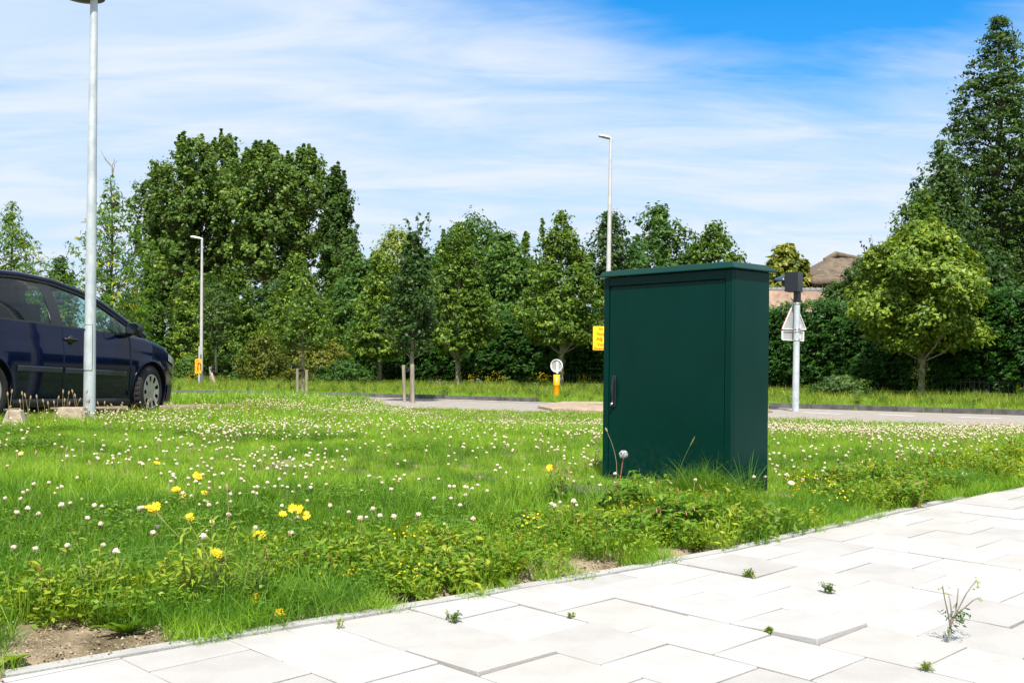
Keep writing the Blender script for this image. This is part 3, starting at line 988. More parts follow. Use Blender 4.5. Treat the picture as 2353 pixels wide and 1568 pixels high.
# ==================================================================== BOLLARD WITH KEEP RIGHT DISC (seen from behind)
D = 33.0
p = at(1278, 919, D); p.z = 0
bo = empty('traffic_bollard', p, 0, 'amber plastic traffic bollard carrying a round sign seen from behind', 'bollard')
zt = at(1278, 860, D).z; zb = at(1278, 917, D).z
b = MB(); b.lathe([(0, 0), (.085, 0), (.085, zb), (0, zb)], 20); b.build('foot', MAT['trim'], bo)
b = MB(); zz = zb + .0; hh = zt - zb
b.lathe([(.0, zz), (.085, zz), (.088, zz + hh * .1), (.094, zz + hh * .55), (.099, zz + hh * .56), (.099, zz + hh * .60), (.096, zz + hh * .61), (.100, zt), (.0, zt)], 24)
b.build('column', MAT['amber'], bo)
b = MB(); b.lathe([(.0, zt), (.092, zt), (.092, zt + .03), (0, zt + .03)], 20); b.build('collar', MAT['trim'], bo)
zc_ = at(1278, 840, D).z; rr_ = 15.2 / FPX * D
b = MB(); b.box((.02, 0, (zt + zc_ + rr_) / 2 - .04), (.055, .03, zc_ + rr_ - zt - .06)); b.build('bracket', MAT['sign_white'], bo, bevel=.004)
mtx = Matrix.Translation((0, .03, zc_)) @ Matrix.Rotation(R(-28), 4, 'Z') @ Matrix.Rotation(R(90), 4, 'X')
b = MB(); b.lathe([(0, 0), (rr_, 0), (rr_, -.004), (0, -.004)], 36, mtx=mtx, smooth=False); do = b.build('sign_disc', MAT['sign_back'], bo)
b = MB(); b.lathe([(rr_, -.006), (rr_, .028), (rr_ - .022, .028), (rr_ - .026, .002)], 36, mtx=mtx); b.build('sign_rim', MAT['sign_white'], do)

# ==================================================================== TREE STAKES
def stake(xb, yb, xt, yt, D, r, label, mat='wood', zb=None):
    a = at(xb, yb, D); g = terr(a.x, a.y)
    t_ = at(xt, yt, D)
    a.z = g - .05
    o = empty('tree_stake', a, 0, label, 'stake', 'wooden stakes of the young trees')
    b = MB(); v = t_ - a
    b.tube([v * 0, v * .5, v * .985, v], [r, r, r, r * .9], 12); b.build('post', MAT[mat], o)
    return o
def strap(pa, pb, o, r=.02):
    b = MB(); q = pb - pa
    side = Vector((q.y, -q.x, 0)).normalized() * .085
    loop = [pa + side, pa + q * .5 + side * .7, pb + side * .9, pb - side * .9, pa + q * .5 - side * .7, pa - side, pa + side]
    for k in range(6):
        s_, e_ = loop[k], loop[k + 1]
        d = e_ - s_
        b.add([s_ - Vector((0, 0, .03)), e_ - Vector((0, 0, .03)), e_ + Vector((0, 0, .03)), s_ + Vector((0, 0, .03))], [(0, 1, 2, 3)])
    me_ = b.mesh('strap', MAT['trim'])
    bm = bmesh.new(); bm.from_mesh(me_); bmesh.ops.solidify(bm, geom=bm.faces[:], thickness=.006); bm.to_mesh(me_); bm.free()
    c = link_mesh('strap', me_, o)
    c.location = -o.location
STK = [
    (929, 930, 927, 838, 27.6, .042, 'left stake of the tied young tree nearest the road'),
    (948, 934, 947, 836, 27.0, .048, 'right stake of the tied young tree nearest the road'),
    (683, 910, 683, 846, 34.0, .042, 'left stake of the young tree with two stakes further left'),
    (704, 912, 704, 849, 33.4, .042, 'right stake of the young tree with two stakes further left'),
    (486, 896, 483, 842, 46.0, .060, 'upright grey stake behind the leaning one, beside the thin young tree'),
]
so = []
for s_ in STK:
    so.append(stake(*s_))
so.append(stake(497, 905, 485, 856, 43.5, .055, 'pale leaning stake tipping left away from a thin young tree', 'concrete'))
trunkA = at(939, 852, 27.9)
strap(at(928, 844, 27.6), trunkA, so[0]); strap(at(947, 848, 27.0), trunkA, so[1])
strap(at(683, 850, 34.0), at(694, 851, 34.2), so[2]); strap(at(704, 854, 33.4), at(694, 853, 34.2), so[3])
strap(at(484, 846, 46.0), at(497, 858, 46), so[4]); strap(at(485.5, 860, 44.5), at(497, 860, 46), so[5])

# ==================================================================== PARKING BLOCKS
def wheel_stop(x0, x1, y, D, label, rz):
    a = at(x0, y, D); c = at(x1, y, D)
    L_ = (c - a).length
    o = MB()
    h = .17; z = 0
    pr = [(-.09, 0), (.09, 0), (.055, h), (-.055, h)]
    vs = []
    for (xx, ins) in ((-L_ / 2, 0), (L_ / 2, 0)):
        for (yy, zz) in pr:
            vs.append((xx + (math.copysign(.05, -xx) * zz / h), yy, zz))
    o.add(vs, [(0, 1, 2, 3), (7, 6, 5, 4), (0, 4, 5, 1), (1, 5, 6, 2), (2, 6, 7, 3), (3, 7, 4, 0)])
    ob = o.build('wheel_stop', MAT['concrete'], bevel=.008)
    m_ = (a + c) / 2
    ob.location = (m_.x, m_.y, terr(m_.x, m_.y) - .01); ob.rotation_euler = (0, 0, rz)
    tag(ob, label, 'wheel stop', 'concrete wheel stops by the blue car')
wheel_stop(8, 62, 946, 9.95, 'short concrete wheel stop at the left edge, beside the rear wheel of the car', R(8))
wheel_stop(127, 205, 940, 10.85, 'concrete wheel stop just left of the thick lamp post base', R(6))

# ==================================================================== CAR
car = empty('parked_car', (0, 0, 0), 0, 'dark blue hatchback parked on the left, cut by the picture edge', 'car')
CP = Vector((-5.09, 13.1, .258))
car.matrix_world = Matrix.Translation(CP) @ Matrix.Rotation(R(72.9), 4, 'Z') @ Matrix.Rotation(R(1.0), 4, 'Y')
WB = 2.578; WR = .318; AR = .352
# --- side profile functions (x forward of the front axle)
def ip(x, xs, ys): return float(np.interp(x, xs, ys))
def belt(x): return ip(x, [-3.36, -2.6, -1.5, -.55, -.1, .3, .6, .80], [1.05, 1.035, 1.00, .955, .925, .84, .72, .56])
def cowl(x): return ip(x, [-3.36, -.50, -.10, .30, .60, .75, .83], [1.06, 1.01, .985, .90, .775, .665, .52])
def halfw(x): return ip(x, [-3.40, -3.25, -2.9, -2.3, -.9, 0, .35, .58, .74, .83], [.60, .78, .855, .878, .880, .872, .835, .765, .63, .40])
def zprof(z, zb): # width factor over height
    return ip(z, [.14, .20, .30, .45, .62, .75, .88, 1.05], [.90, .94, .968, .985, 1.0, .995, .975, .945])
xs_ = list(np.arange(-3.38, .835, .04))
for g_ in (-.405, -1.515, -2.60):     # door gaps
    xs_ = [x for x in xs_ if abs(x - g_) > .022]
    xs_ += [g_ - .008, g_ - .003, g_ + .003, g_ + .008]
xs_ = sorted(xs_)
def zlev(x):
    zb = .19 if x < .55 else .22
    tpz = belt(x)
    lv = list(np.linspace(zb, .33, 5)) + list(np.linspace(.37, max(.50, tpz - .03), 14)) + [tpz]
    return lv
def side_pt(x, z, s_):
    y = halfw(x) * zprof(z, 0)
    # shoulder crease
    cre = belt(x) - .155
    y -= .006 * math.exp(-((z - cre + .03) / .03) ** 2)
    return Vector((x, s_ * y, z))
body = MB(); doorf = {(-1): MB(), 1: MB()}; doorr = {(-1): MB(), 1: MB()}
lowtrim = MB()
for s_ in (-1, 1):
    cols = []
    for x in xs_:
        col = []
        for z in zlev(x):
            p_ = side_pt(x, z, s_)
            for g_ in (-.405, -1.515, -2.60):
                if abs(x - g_) < .004 and .31 < z: p_.y -= s_ * .014
            for ax in (0, -WB):
                dx, dz = p_.x - ax, p_.z - WR - .01
                r_ = math.hypot(dx, dz)
                if abs(r_ - AR) < .024 and dz > -.2:
                    p_.x = ax + dx / r_ * AR; p_.z = WR + .01 + dz / r_ * AR
                    p_.y += s_ * .008
            col.append(p_)
        cols.append(col)
    for i in range(len(xs_) - 1):
        for k in range(len(cols[0]) - 1):
            q = [cols[i][k], cols[i + 1][k], cols[i + 1][k + 1], cols[i][k + 1]]
            c_ = sum(q, Vector()) / 4
            if min(math.hypot(c_.x - ax, c_.z - WR - .01) for ax in (0, -WB)) < AR - .002: continue
            xm = (xs_[i] + xs_[i + 1]) / 2
            tgt = body
            if c_.z > .33:
                if -1.507 < xm < -.413: tgt = doorf[s_]
                elif -2.592 < xm < -1.523: tgt = doorr[s_]
            if s_ > 0: q = q[::-1]
            tgt.add(q, [(0, 1, 2, 3)], smooth=True)
    # top surface (bonnet / inner floor under the windows), half
    for i in range(len(xs_) - 1):
        def trow(x):
            e = side_pt(x, belt(x), s_); c = cowl(x)
            return [e, Vector((x, e.y * .96, belt(x) + (c - belt(x)) * .35)), Vector((x, e.y * .78, belt(x) + (c - belt(x)) * .78)), Vector((x, e.y * .4, c)), Vector((x, 0, c + .012))]
        a_, b__ = trow(xs_[i]), trow(xs_[i + 1])
        if xs_[i] < -.50 and xs_[i] > -3.2: continue
        for k in range(4):
            q = [a_[k], b__[k], b__[k + 1], a_[k + 1]]
            if s_ > 0: q = q[::-1]
            body.add(q, [(0, 1, 2, 3)], smooth=True)
def weld(me_, dist=1e-4):
    bm = bmesh.new(); bm.from_mesh(me_); bmesh.ops.remove_doubles(bm, verts=bm.verts, dist=dist)
    bm.to_mesh(me_); bm.free(); return me_
# nose and tail caps
for xe in (xs_[-1], xs_[0]):
    lv = zlev(xe)
    vs = [side_pt(xe, z, -1) for z in lv] + [Vector((xe, 0, cowl(xe) + .012))] + [side_pt(xe, z, 1) for z in reversed(lv)]
    body.add(vs, [tuple(range(len(vs)))])
bodyo = link_mesh('body', weld(body.mesh('body', MAT['paint'])), car)
for s_ in (-1, 1):
    for nm, D_ in (('front_door', doorf[s_]), ('rear_door', doorr[s_])):
        d_o = link_mesh(nm, weld(D_.mesh(nm, MAT['paint'])), car)
        xh = -1.40 if nm == 'front_door' else -2.51
        zh = belt(xh) - .125; yh = s_ * (halfw(xh) * zprof(zh, 0))
        b = MB(); b.tube([(xh - .09, yh + s_ * .004, zh), (xh - .075, yh + s_ * .032, zh + .003), (xh + .06, yh + s_ * .034, zh - .002), (xh + .085, yh + s_ * .004, zh - .004)], [.014, .013, .013, .014], 10)
        b.lathe([(0, .0), (.046, .0), (.052, .006), (.0, .006)], 16, c=(xh, yh - s_ * .0, zh - .006), mtx=Matrix.Rotation(R(90) * (1 if s_ < 0 else -1), 4, 'X'))
        b.build('door_handle', MAT['trim'], d_o)
        xa, xb_ = (-1.49, -.47) if nm == 'front_door' else (-2.18, -1.54)
        b = MB(); n_ = 12; vs = []
        for k in range(n_ + 1):
            x = xa + (xb_ - xa) * k / n_; y0 = halfw(x); e_ = .010 if k in (0, n_) else .020
            for (dz, dy) in ((-.030, 0), (-.024, e_), (.020, e_), (.030, .003)):
                zz = .53 + dz + (x + 1) * -.02
                vs.append((x, s_ * (y0 * zprof(zz, 0) + dy), zz))
        b.add(vs, [(k * 4 + j, (k + 1) * 4 + j, (k + 1) * 4 + j + 1, k * 4 + j + 1) for k in range(n_) for j in range(3)] + [(0, 1, 2, 3), tuple(n_ * 4 + j for j in (3, 2, 1, 0))], smooth=False)
        b.build('side_strip', MAT['moulding'], d_o)
    # black sill
    b = MB(); vs = []
    xr = np.linspace(-2.22, -.36, 20)
    for x in xr:
        y0 = halfw(x)
        for (yy, zz) in ((.91, .155), (.955, .175), (.955, .225), (.945, .245)):
            vs.append((x, s_ * (y0 * yy + .012), zz))
    b.add(vs, [(k * 4 + j, (k + 1) * 4 + j, (k + 1) * 4 + j + 1, k * 4 + j + 1) for k in range(19) for j in range(3)], smooth=True)
    b.build('sill', MAT['trim'], car)
    # arch lips and wheel wells
    for ax in (0, -WB):
        b = MB(); pts = []
        for a_ in np.linspace(-24, 204, 30):
            x = ax + AR * math.cos(R(a_)); z = WR + .01 + AR * math.sin(R(a_))
            pts.append((x, s_ * (halfw(x) * zprof(z, 0) + .006), z))
        b.tube(pts, .011, 6); b.build('arch_lip', MAT['paint'], car)
        b = MB(); vs = []
        aa = np.linspace(-30, 210, 24)
        for a_ in aa:
            x = ax + AR * math.cos(R(a_)); z = WR + .01 + AR * math.sin(R(a_))
            vs += [(x, s_ * halfw(x) * .98, z), (x, s_ * .5, z)]
        b.add(vs, [(2 * k, 2 * k + 1, 2 * k + 3, 2 * k + 2) for k in range(23)], smooth=True)
        cx = [(ax, s_ * .5, WR)] + [v for v in vs[1::2]]
        b.add(cx, [(0, k + 1, k + 2) for k in range(23)])
        b.build('wheel_well', MAT['trim'], car)
b = MB(); b.box((-1.29, 0, .21), (1.7, 1.5, .06)); b.box((-3.0, 0, .28), (.3, 1.3, .1)); b.build('underbody', MAT['trim'], car)
# lower front bumper skirt (black grille zone)
b = MB(); vs = []
xr = np.linspace(.42, .83, 8)
for x in xr:
    for z in (.20, .26, .33, .40):
        p_ = side_pt(x, z, -1); vs.append((p_.x + .004, p_.y - .006, p_.z))
b.add(vs, [(k * 4 + j, (k + 1) * 4 + j, (k + 1) * 4 + j + 1, k * 4 + j + 1) for k in range(7) for j in range(3)], smooth=True)
b.build('bumper_skirt', MAT['trim'], car)
# head lamps
for s_ in (-1, 1):
    b = MB(); vs = []
    for x, z0_, z1_ in ((.36, .69, .775), (.46, .665, .755), (.56, .635, .715), (.66, .60, .665), (.72, .58, .625)):
        for z in (z0_, (z0_ + z1_) / 2, z1_):
            p_ = side_pt(x, z, s_); vs.append((p_.x + .010, p_.y + s_ * .010, p_.z + .004))
    b.add(vs, [(k * 3 + j, (k + 1) * 3 + j, (k + 1) * 3 + j + 1, k * 3 + j + 1) for k in range(4) for j in range(2)], smooth=True)
    b.build('headlight', MAT['headlight'], car)
# --- greenhouse: belt curve and roof rail, shared parameter
def rail(u):  # u 0 front (A pillar foot) .. 1 rear
    xs = [0, .06, .14, .22, .32, .45, .60, .80, 1.0]
    X = ip(u, xs, [.02, -.20, -.46, -.72, -1.02, -1.42, -1.9, -2.55, -3.12])
    Z = ip(u, xs, [.945, 1.045, 1.175, 1.295, 1.39, 1.465, 1.49, 1.47, 1.39])
    Y = ip(u, xs, [.735, .715, .685, .650, .615, .590, .578, .572, .55])
    return Vector((X, Y, Z))
def beltp(u):
    xs = [0, .06, .14, .22, .32, .45, .60, .80, 1.0]
    X = ip(u, xs, [-.06, -.30, -.52, -.72, -.98, -1.36, -1.85, -2.60, -3.30])
    return Vector((X, halfw(X) * .945 - .012, belt(X) + .004))
def gpoint(u, v, s_):
    a, c = beltp(u), rail(u)
    q = a.lerp(c, v); q.y += .035 * math.sin(math.pi * v)
    return Vector((q.x, s_ * q.y, q.z))
def gpatch(name, u0b, u1b, u0t, u1t, v0, v1, mat, parent, off=0.0, nu=8, nv=5):
    """patch of the side window surface, parameters may differ at bottom and top"""
    for s_ in (-1, 1):
        b = MB(); vs = []
        for i in range(nu + 1):
            for j in range(nv + 1):
                v = v0 + (v1 - v0) * j / nv
                u = (u0b + (u1b - u0b) * i / nu) * (1 - v) + (u0t + (u1t - u0t) * i / nu) * v
                p_ = gpoint(u, v, s_); p_.y += s_ * off
                vs.append(p_)
        m_ = nv + 1
        fs = [(i * m_ + j, (i + 1) * m_ + j, (i + 1) * m_ + j + 1, i * m_ + j + 1) for i in range(nu) for j in range(nv)]
        if s_ < 0: fs = [f[::-1] for f in fs]
        b.add(vs, fs, smooth=True)
        b.build(name, mat, parent)
gpatch('quarter_window', .045, .135, .10, .15, .04, .80, MAT['glass'], car)
gpatch('side_window', .155, .49, .155, .465, .03, .955, MAT['glass'], car, nu=10)
gpatch('side_window', .54, .745, .515, .715, .03, .955, MAT['glass'], car)
gpatch('side_window', .80, .95, .76, .90, .05, .93, MAT['glass'], car)
gpatch('pillar', .49, .54, .465, .515, -.0, 1.0, MAT['trim'], car, off=.004, nu=2)
gpatch('pillar', .135, .155, .150, .155, .0, 1.0, MAT['trim'], car, off=.004, nu=1)
gpatch('pillar', .745, .80, .715, .76, .0, 1.0, MAT['trim'], car, off=.004, nu=2)
gpatch('pillar', .95, 1.0, .90, 1.0, .0, 1.0, MAT['paint'], car, nu=2)
gpatch('window_seal', .0, .96, .0, .96, -.012, .035, MAT['trim'], car, off=.006, nu=30, nv=1)
for s_ in (-1, 1):   # roof rail strip and A pillar in body colour
    b = MB(); pts = [gpoint(u, .985, s_) for u in np.linspace(0.0, .97, 40)]
    b.tube(pts, [.022] * 40, 8); b.build('roof_rail', MAT['trim'], car)
    b = MB(); pts = [gpoint(u, 1.0, s_) + Vector((.02, -s_ * .01, .02)) for u in np.linspace(0.0, 1.0, 40)]
    b.tube(pts, [.040] * 10 + [.038] * 30, 10); b.build('roof_edge', MAT['paint'], car)
# roof, windscreen, rear screen
b = MB(); vs = []; us = np.linspace(.30, 1.0, 22); nw = 12
for u in us:
    p_ = rail(u)
    for k in range(nw + 1):
        y = -p_.y + 2 * p_.y * k / nw
        vs.append((p_.x, y, p_.z + .045 * (1 - (y / p_.y) ** 2) + .018))
b.add(vs, [(i * (nw + 1) + k, (i + 1) * (nw + 1) + k, (i + 1) * (nw + 1) + k + 1, i * (nw + 1) + k + 1) for i in range(len(us) - 1) for k in range(nw)], smooth=True)
b.build('roof', MAT['paint'], car)
b = MB(); vs = []; us = np.linspace(.0, .30, 12)
for u in us:
    p_ = rail(u)
    for k in range(nw + 1):
        y = -p_.y + 2 * p_.y * k / nw
        vs.append((p_.x + .12 * (1 - (y / p_.y) ** 2) * (1 - u / .3) + .01, y, p_.z + .05 * (1 - (y / p_.y) ** 2) * (u / .3) + .012))
b.add(vs, [(i * (nw + 1) + k, (i + 1) * (nw + 1) + k, (i + 1) * (nw + 1) + k + 1, i * (nw + 1) + k + 1) for i in range(len(us) - 1) for k in range(nw)], smooth=True)
b.build('windscreen', MAT['glass'], car)
b = MB(); p_ = rail(1.0)
b.add([(-3.36, -.70, 1.05), (-3.36, .70, 1.05), (p_.x, .55, p_.z + .02), (p_.x, -.55, p_.z + .02)], [(0, 1, 2, 3)]); b.build('rear_window', MAT['glass'], car)
# mirrors
for s_ in (-1, 1):
    b = MB()
    c_ = Vector((-.50, s_ * .985, 1.03))
    secs = [(-.045, .088, .062), (-.02, .10, .072), (.03, .095, .066), (.07, .06, .040), (.09, .02, .015)]
    vs = []
    for (dx, w_, h_) in secs:
        for k in range(14):
            a_ = 2 * math.pi * k / 14
            ca, sa = math.cos(a_), math.sin(a_)
            vs.append((c_.x + dx, c_.y + w_ * math.copysign(abs(ca) ** .7, ca), c_.z + h_ * math.copysign(abs(sa) ** .7, sa)))
    b.add(vs, [(i * 14 + k, (i + 1) * 14 + k, (i + 1) * 14 + (k + 1) % 14, i * 14 + (k + 1) % 14) for i in range(4) for k in range(14)], smooth=True)
    b.tube([(c_.x + .01, c_.y - s_ * .05, c_.z - .05), (c_.x + .02, c_.y - s_ * .17, c_.z - .075)], [.03, .035], 8)
    mo = b.build('wing_mirror', MAT['trim'], car)
    b = MB()
    vs = [(c_.x - .046, c_.y + .080 * math.copysign(abs(math.cos(a_)) ** .7, math.cos(a_)), c_.z + .054 * math.copysign(abs(math.sin(a_)) ** .7, math.sin(a_))) for a_ in [2 * math.pi * k / 20 for k in range(20)]]
    b.add(vs, [tuple(range(20))]); b.build('mirror_glass', MAT['mirror'], mo)
# interior
def cushion(name, c_, size, rot, mat='seat', parent=None):
    b = MB(); b.box((0, 0, 0), size); me_ = b.mesh(name, MAT[mat], bevel=min(size) * .35, seg=4)
    for p2 in me_.polygons: p2.use_smooth = True
    o = link_mesh(name, me_, parent or car); o.location = c_; o.rotation_euler = rot; return o
for yy in (-.37, .37):
    cushion('seat_base', (-1.25, yy, .60), (.50, .50, .16), (0, R(-8), 0))
    cushion('seat_back', (-1.56, yy, .93), (.14, .48, .62), (0, R(-16), 0))
    cushion('headrest', (-1.70, yy, 1.29), (.10, .27, .17), (0, R(-14), 0))
    cushion('headrest', (-2.62, yy, 1.22), (.09, .25, .14), (0, R(-12), 0))
cushion('rear_seat', (-2.50, 0, .90), (.16, 1.25, .55), (0, R(-16), 0))
cushion('rear_bench', (-2.2, 0, .62), (.55, 1.25, .16), (0, R(-6), 0))
cushion('dashboard', (-.45, 0, .88), (.5, 1.35, .2), (0, R(6), 0), 'trim')
b = MB(); b.lathe([(.165, 0), (.18, .012), (.195, 0), (.18, -.012), (.165, 0)], 28, c=(-.80, .37, .94), mtx=Matrix.Rotation(R(66), 4, 'Y')); b.build('steering_wheel', MAT['trim'], car)
b = MB(); b.box((-.62, 0, 1.33), (.04, .22, .06)); b.build('rear_view_mirror', MAT['trim'], car, bevel=.01)
b = MB(); b.box((-1.3, 0, .34), (2.6, 1.5, .06)); b.build('cabin_floor', MAT['trim'], car)
for s_ in (-1, 1):
    b = MB()
    for (u, w_) in ((.50, .035),):
        pts = [gpoint(.50 - .05 * v, v, s_) - Vector((.07, s_ * .05, 0)) for v in np.linspace(0, 1, 6)]
        b.tube(pts, .03, 6)
    b.build('inner_pillar', MAT['pillar_in'], car)
# wheels
def make_wheel(x, s_, steer):
    wh = bpy.data.objects.new('wheel', None); COL.objects.link(wh); wh.parent = car
    wh.location = (x, s_ * .775, WR); wh.rotation_euler = (0, 0, steer if s_ < 0 else steer + math.pi)
    RM = Matrix.Rotation(R(90), 4, 'X')       # axle along y, outer face towards -y
    W = .098
    prof = [(.205, -W + .012), (.235, -W), (.27, -W + .002), (.298, -W + .014), (.314, -W + .034)]
    for k in range(5):
        z = -.060 + k * .030
        prof += [(.318, z - .011), (.318, z + .011), (.310, z + .013), (.310, z + .017)]
    prof = prof[:-2] + [(.314, W - .034), (.298, W - .014), (.27, W), (.235, W), (.205, W - .012)]
    b = MB(); n_ = 96
    vs = []
    for r_, z in prof:
        for k in range(n_):
            rr2 = r_
            if abs(z) > .028 and r_ > .30 and (k % 3 == 0): rr2 = r_ - .009
            a_ = 2 * math.pi * k / n_
            vs.append(RM @ Vector((rr2 * math.cos(a_), rr2 * math.sin(a_), -z)))
    b.add(vs, [(i * n_ + k, i * n_ + (k + 1) % n_, (i + 1) * n_ + (k + 1) % n_, (i + 1) * n_ + k) for i in range(len(prof) - 1) for k in range(n_)], smooth=False)
    b.build('tyre', MAT['tyre'], wh)
    # wheel cover: dished disc with nine slots
    b = MB(); n_ = 90
    rings = [(.0, .078), (.034, .078), (.055, .074), (.095, .078), (.12, .082), (.145, .085), (.168, .086), (.188, .088), (.203, .092), (.208, .082)]
    vs = []
    for r_, z in rings:
        for k in range(n_):
            a_ = 2 * math.pi * k / n_
            vs.append(RM @ Vector((r_ * math.cos(a_), r_ * math.sin(a_), z)))
    fs = []
    for i in range(len(rings) - 1):
        for k in range(n_):
            if i in (4, 5, 6):
                ph = k % 10
                wdt = {4: 2, 5: 2, 6: 2}[i]
                if 5 - wdt <= ph < 5 + wdt: continue
            fs.append((i * n_ + k, i * n_ + (k + 1) % n_, (i + 1) * n_ + (k + 1) % n_, (i + 1) * n_ + k))
    b.add(vs, fs, smooth=True)
    b.build('wheel_cover', MAT['rim'], wh)
    b = MB(); b.lathe([(0, .062), (.20, .062), (.205, .05), (.205, -.09)], 40, mtx=RM); b.build('wheel_dish', MAT['trim'], wh)
    # round emblem at the hub
    b = MB(); b.lathe([(.026, .080), (.031, .084), (.034, .080)], 28, mtx=RM)
    def bar(p1, p2, r_=.0028): b.tube([RM @ Vector((p1[0], p1[1], .083)), RM @ Vector((p2[0], p2[1], .083))], r_, 6)
    bar((-.013, .026), (0, .003)); bar((.013, .026), (0, .003))
    bar((-.026, .012), (-.012, -.024)); bar((-.012, -.024), (0, -.003)); bar((0, -.003), (.012, -.024)); bar((.012, -.024), (.026, .012))
    b.build('hub_emblem', MAT['metal'], wh)
    return wh
make_wheel(0, -1, R(11)); make_wheel(0, 1, R(11)); make_wheel(-WB, -1, 0); make_wheel(-WB, 1, 0)

# ==================================================================== THATCHED HOUSE BEHIND THE HEDGE
D = 52.0
hp = at(1925, 900, D); hp.z = 0
house = empty('thatched_house', hp, 0, 'old house with a thatched hipped roof behind the clipped hedge', 'house')
apx = at(1905, 590, D) - hp; 
lft = at(1832, 648, D - 3) - hp; rgt = at(2060, 610, D) - hp
ze = lft.z
b = MB()
ridge_r = at(1985, 604, D + 2) - hp
rr2 = Vector((ridge_r.x + 5, ridge_r.y, ridge_r.z))
hipn = 14
# roof as a displaced grid: hip on the left, long slope to the front
def roofpt(u, v):   # u 0..1 left->right, v 0 eave .. 1 ridge
    ridge = apx.lerp(rr2, max(0, (u - .28) / .72)) if u > .28 else apx
    if u < .28:
        ea = Vector((lft.x, 3.0, ze)).lerp(Vector((lft.x + .3, -4.2, ze)), u / .28)
    else:
        ea = Vector((lft.x + .3, -4.2, ze)).lerp(Vector((rr2.x + 1, -4.2, ze)), (u - .28) / .72)
    q = ea.lerp(ridge, v)
    q.z += .10 * math.sin(math.pi * v) * (1 - v) + .025 * math.sin(u * 60 + v * 9) * (1 - v)
    return q
nu, nv_ = 40, 12
vs = [roofpt(i / nu, j / nv_) for i in range(nu + 1) for j in range(nv_ + 1)]
b.add(vs, [(i * (nv_ + 1) + j, (i + 1) * (nv_ + 1) + j, (i + 1) * (nv_ + 1) + j + 1, i * (nv_ + 1) + j + 1) for i in range(nu) for j in range(nv_)], smooth=True)
me_ = b.mesh('roof', MAT['thatch'])
bm = bmesh.new(); bm.from_mesh(me_); bmesh.ops.solidify(bm, geom=bm.faces[:], thickness=.3); bm.to_mesh(me_); bm.free()
link_mesh('roof', me_, house)
b = MB(); b.tube([apx + Vector((-.25, 0, -.15)), apx + Vector((.3, 0, .12)), ridge_r + Vector((0, 0, .12)), rr2 + Vector((0, 0, .12))], [.10, .15, .14, .14], 10)
b.build('ridge_cap', MAT['thatch'], house)
b = MB(); cx = (lft.x + rr2.x) / 2; b.box((cx + .5, .3, ze / 2), (rr2.x - lft.x - 1.0, 7.4, ze)); b.build('wall', MAT['brick'], house)
# pale wall in front with rounded coping tiles
D = 46.0
wp = at(1740, 900, D); wp.z = 0
gw = empty('garden_wall', wp, 0, 'pinkish wall topped by grey half round tiles, above the hedge beside the detector post', 'wall')
xw = at(1935, 700, D).x - wp.x; zw = at(1800, 668, D).z
b = MB(); b.box((xw / 2, .15, zw / 2), (xw, .3, zw)); b.build('wall_face', MAT['brick'], gw)
nt_ = 30
mt = MB(); mt.lathe([(0, 0), (.145, .0), (.150, .02), (.125, .27), (0, .27)], 16, mtx=Matrix.Rotation(R(90), 4, 'Y'))
tile_me = mt.mesh('coping_tile', MAT['ridge'])
for k in range(int(xw / .235)):
    o = link_mesh('coping_tile', tile_me, gw); o.location = (.12 + k * .235, .15, zw + .03); o.rotation_euler = (0, R(3), 0)

# ==================================================================== HEDGE + FENCE
HPX = [(2500, 930, 31), (2352, 925, 32), (2110, 918, 35), (1900, 912, 38.5), (1600, 905, 42), (1380, 900, 44), (1200, 897, 46), (1000, 894, 48), (800, 892, 50.5)]
HP = []
for (x, y, D) in HPX:
    v = ray(x, y); HP.append(Vector((v.x * D, D, 0)))
HP = [HP[0] + (HP[0] - HP[1]).normalized() * 12] + HP
Htop = [3.15, 3.15, 3.2, 3.25, 3.15, 3.1, 3.3, 3.15, 2.9, 2.7]
hr = np.random.default_rng(3)
segs = []
tot = 0
for k in range(len(HP) - 1):
    segs.append((HP[k], HP[k + 1], (HP[k + 1] - HP[k]).length, Htop[k], Htop[k + 1])); tot += segs[-1][2]
def norm(a): return a / np.maximum(np.linalg.norm(a, axis=-1, keepdims=True), 1e-9)
def leafq(C, Nn, Ldir, Lh, Wh):
    """diamond leaf quads: centre C, normal Nn, length direction Ldir"""
    U = norm(Ldir - Nn * (Ldir * Nn).sum(-1, keepdims=True))
    W_ = np.cross(Nn, U)
    Lh = np.reshape(Lh, (-1, 1)); Wh = np.reshape(Wh, (-1, 1))
    return np.stack([C - U * Lh, C + W_ * Wh - U * Lh * .1, C + U * Lh, C - W_ * Wh - U * Lh * .1], 1)
core = MB()
VV = []; TT = []
HN = 170000
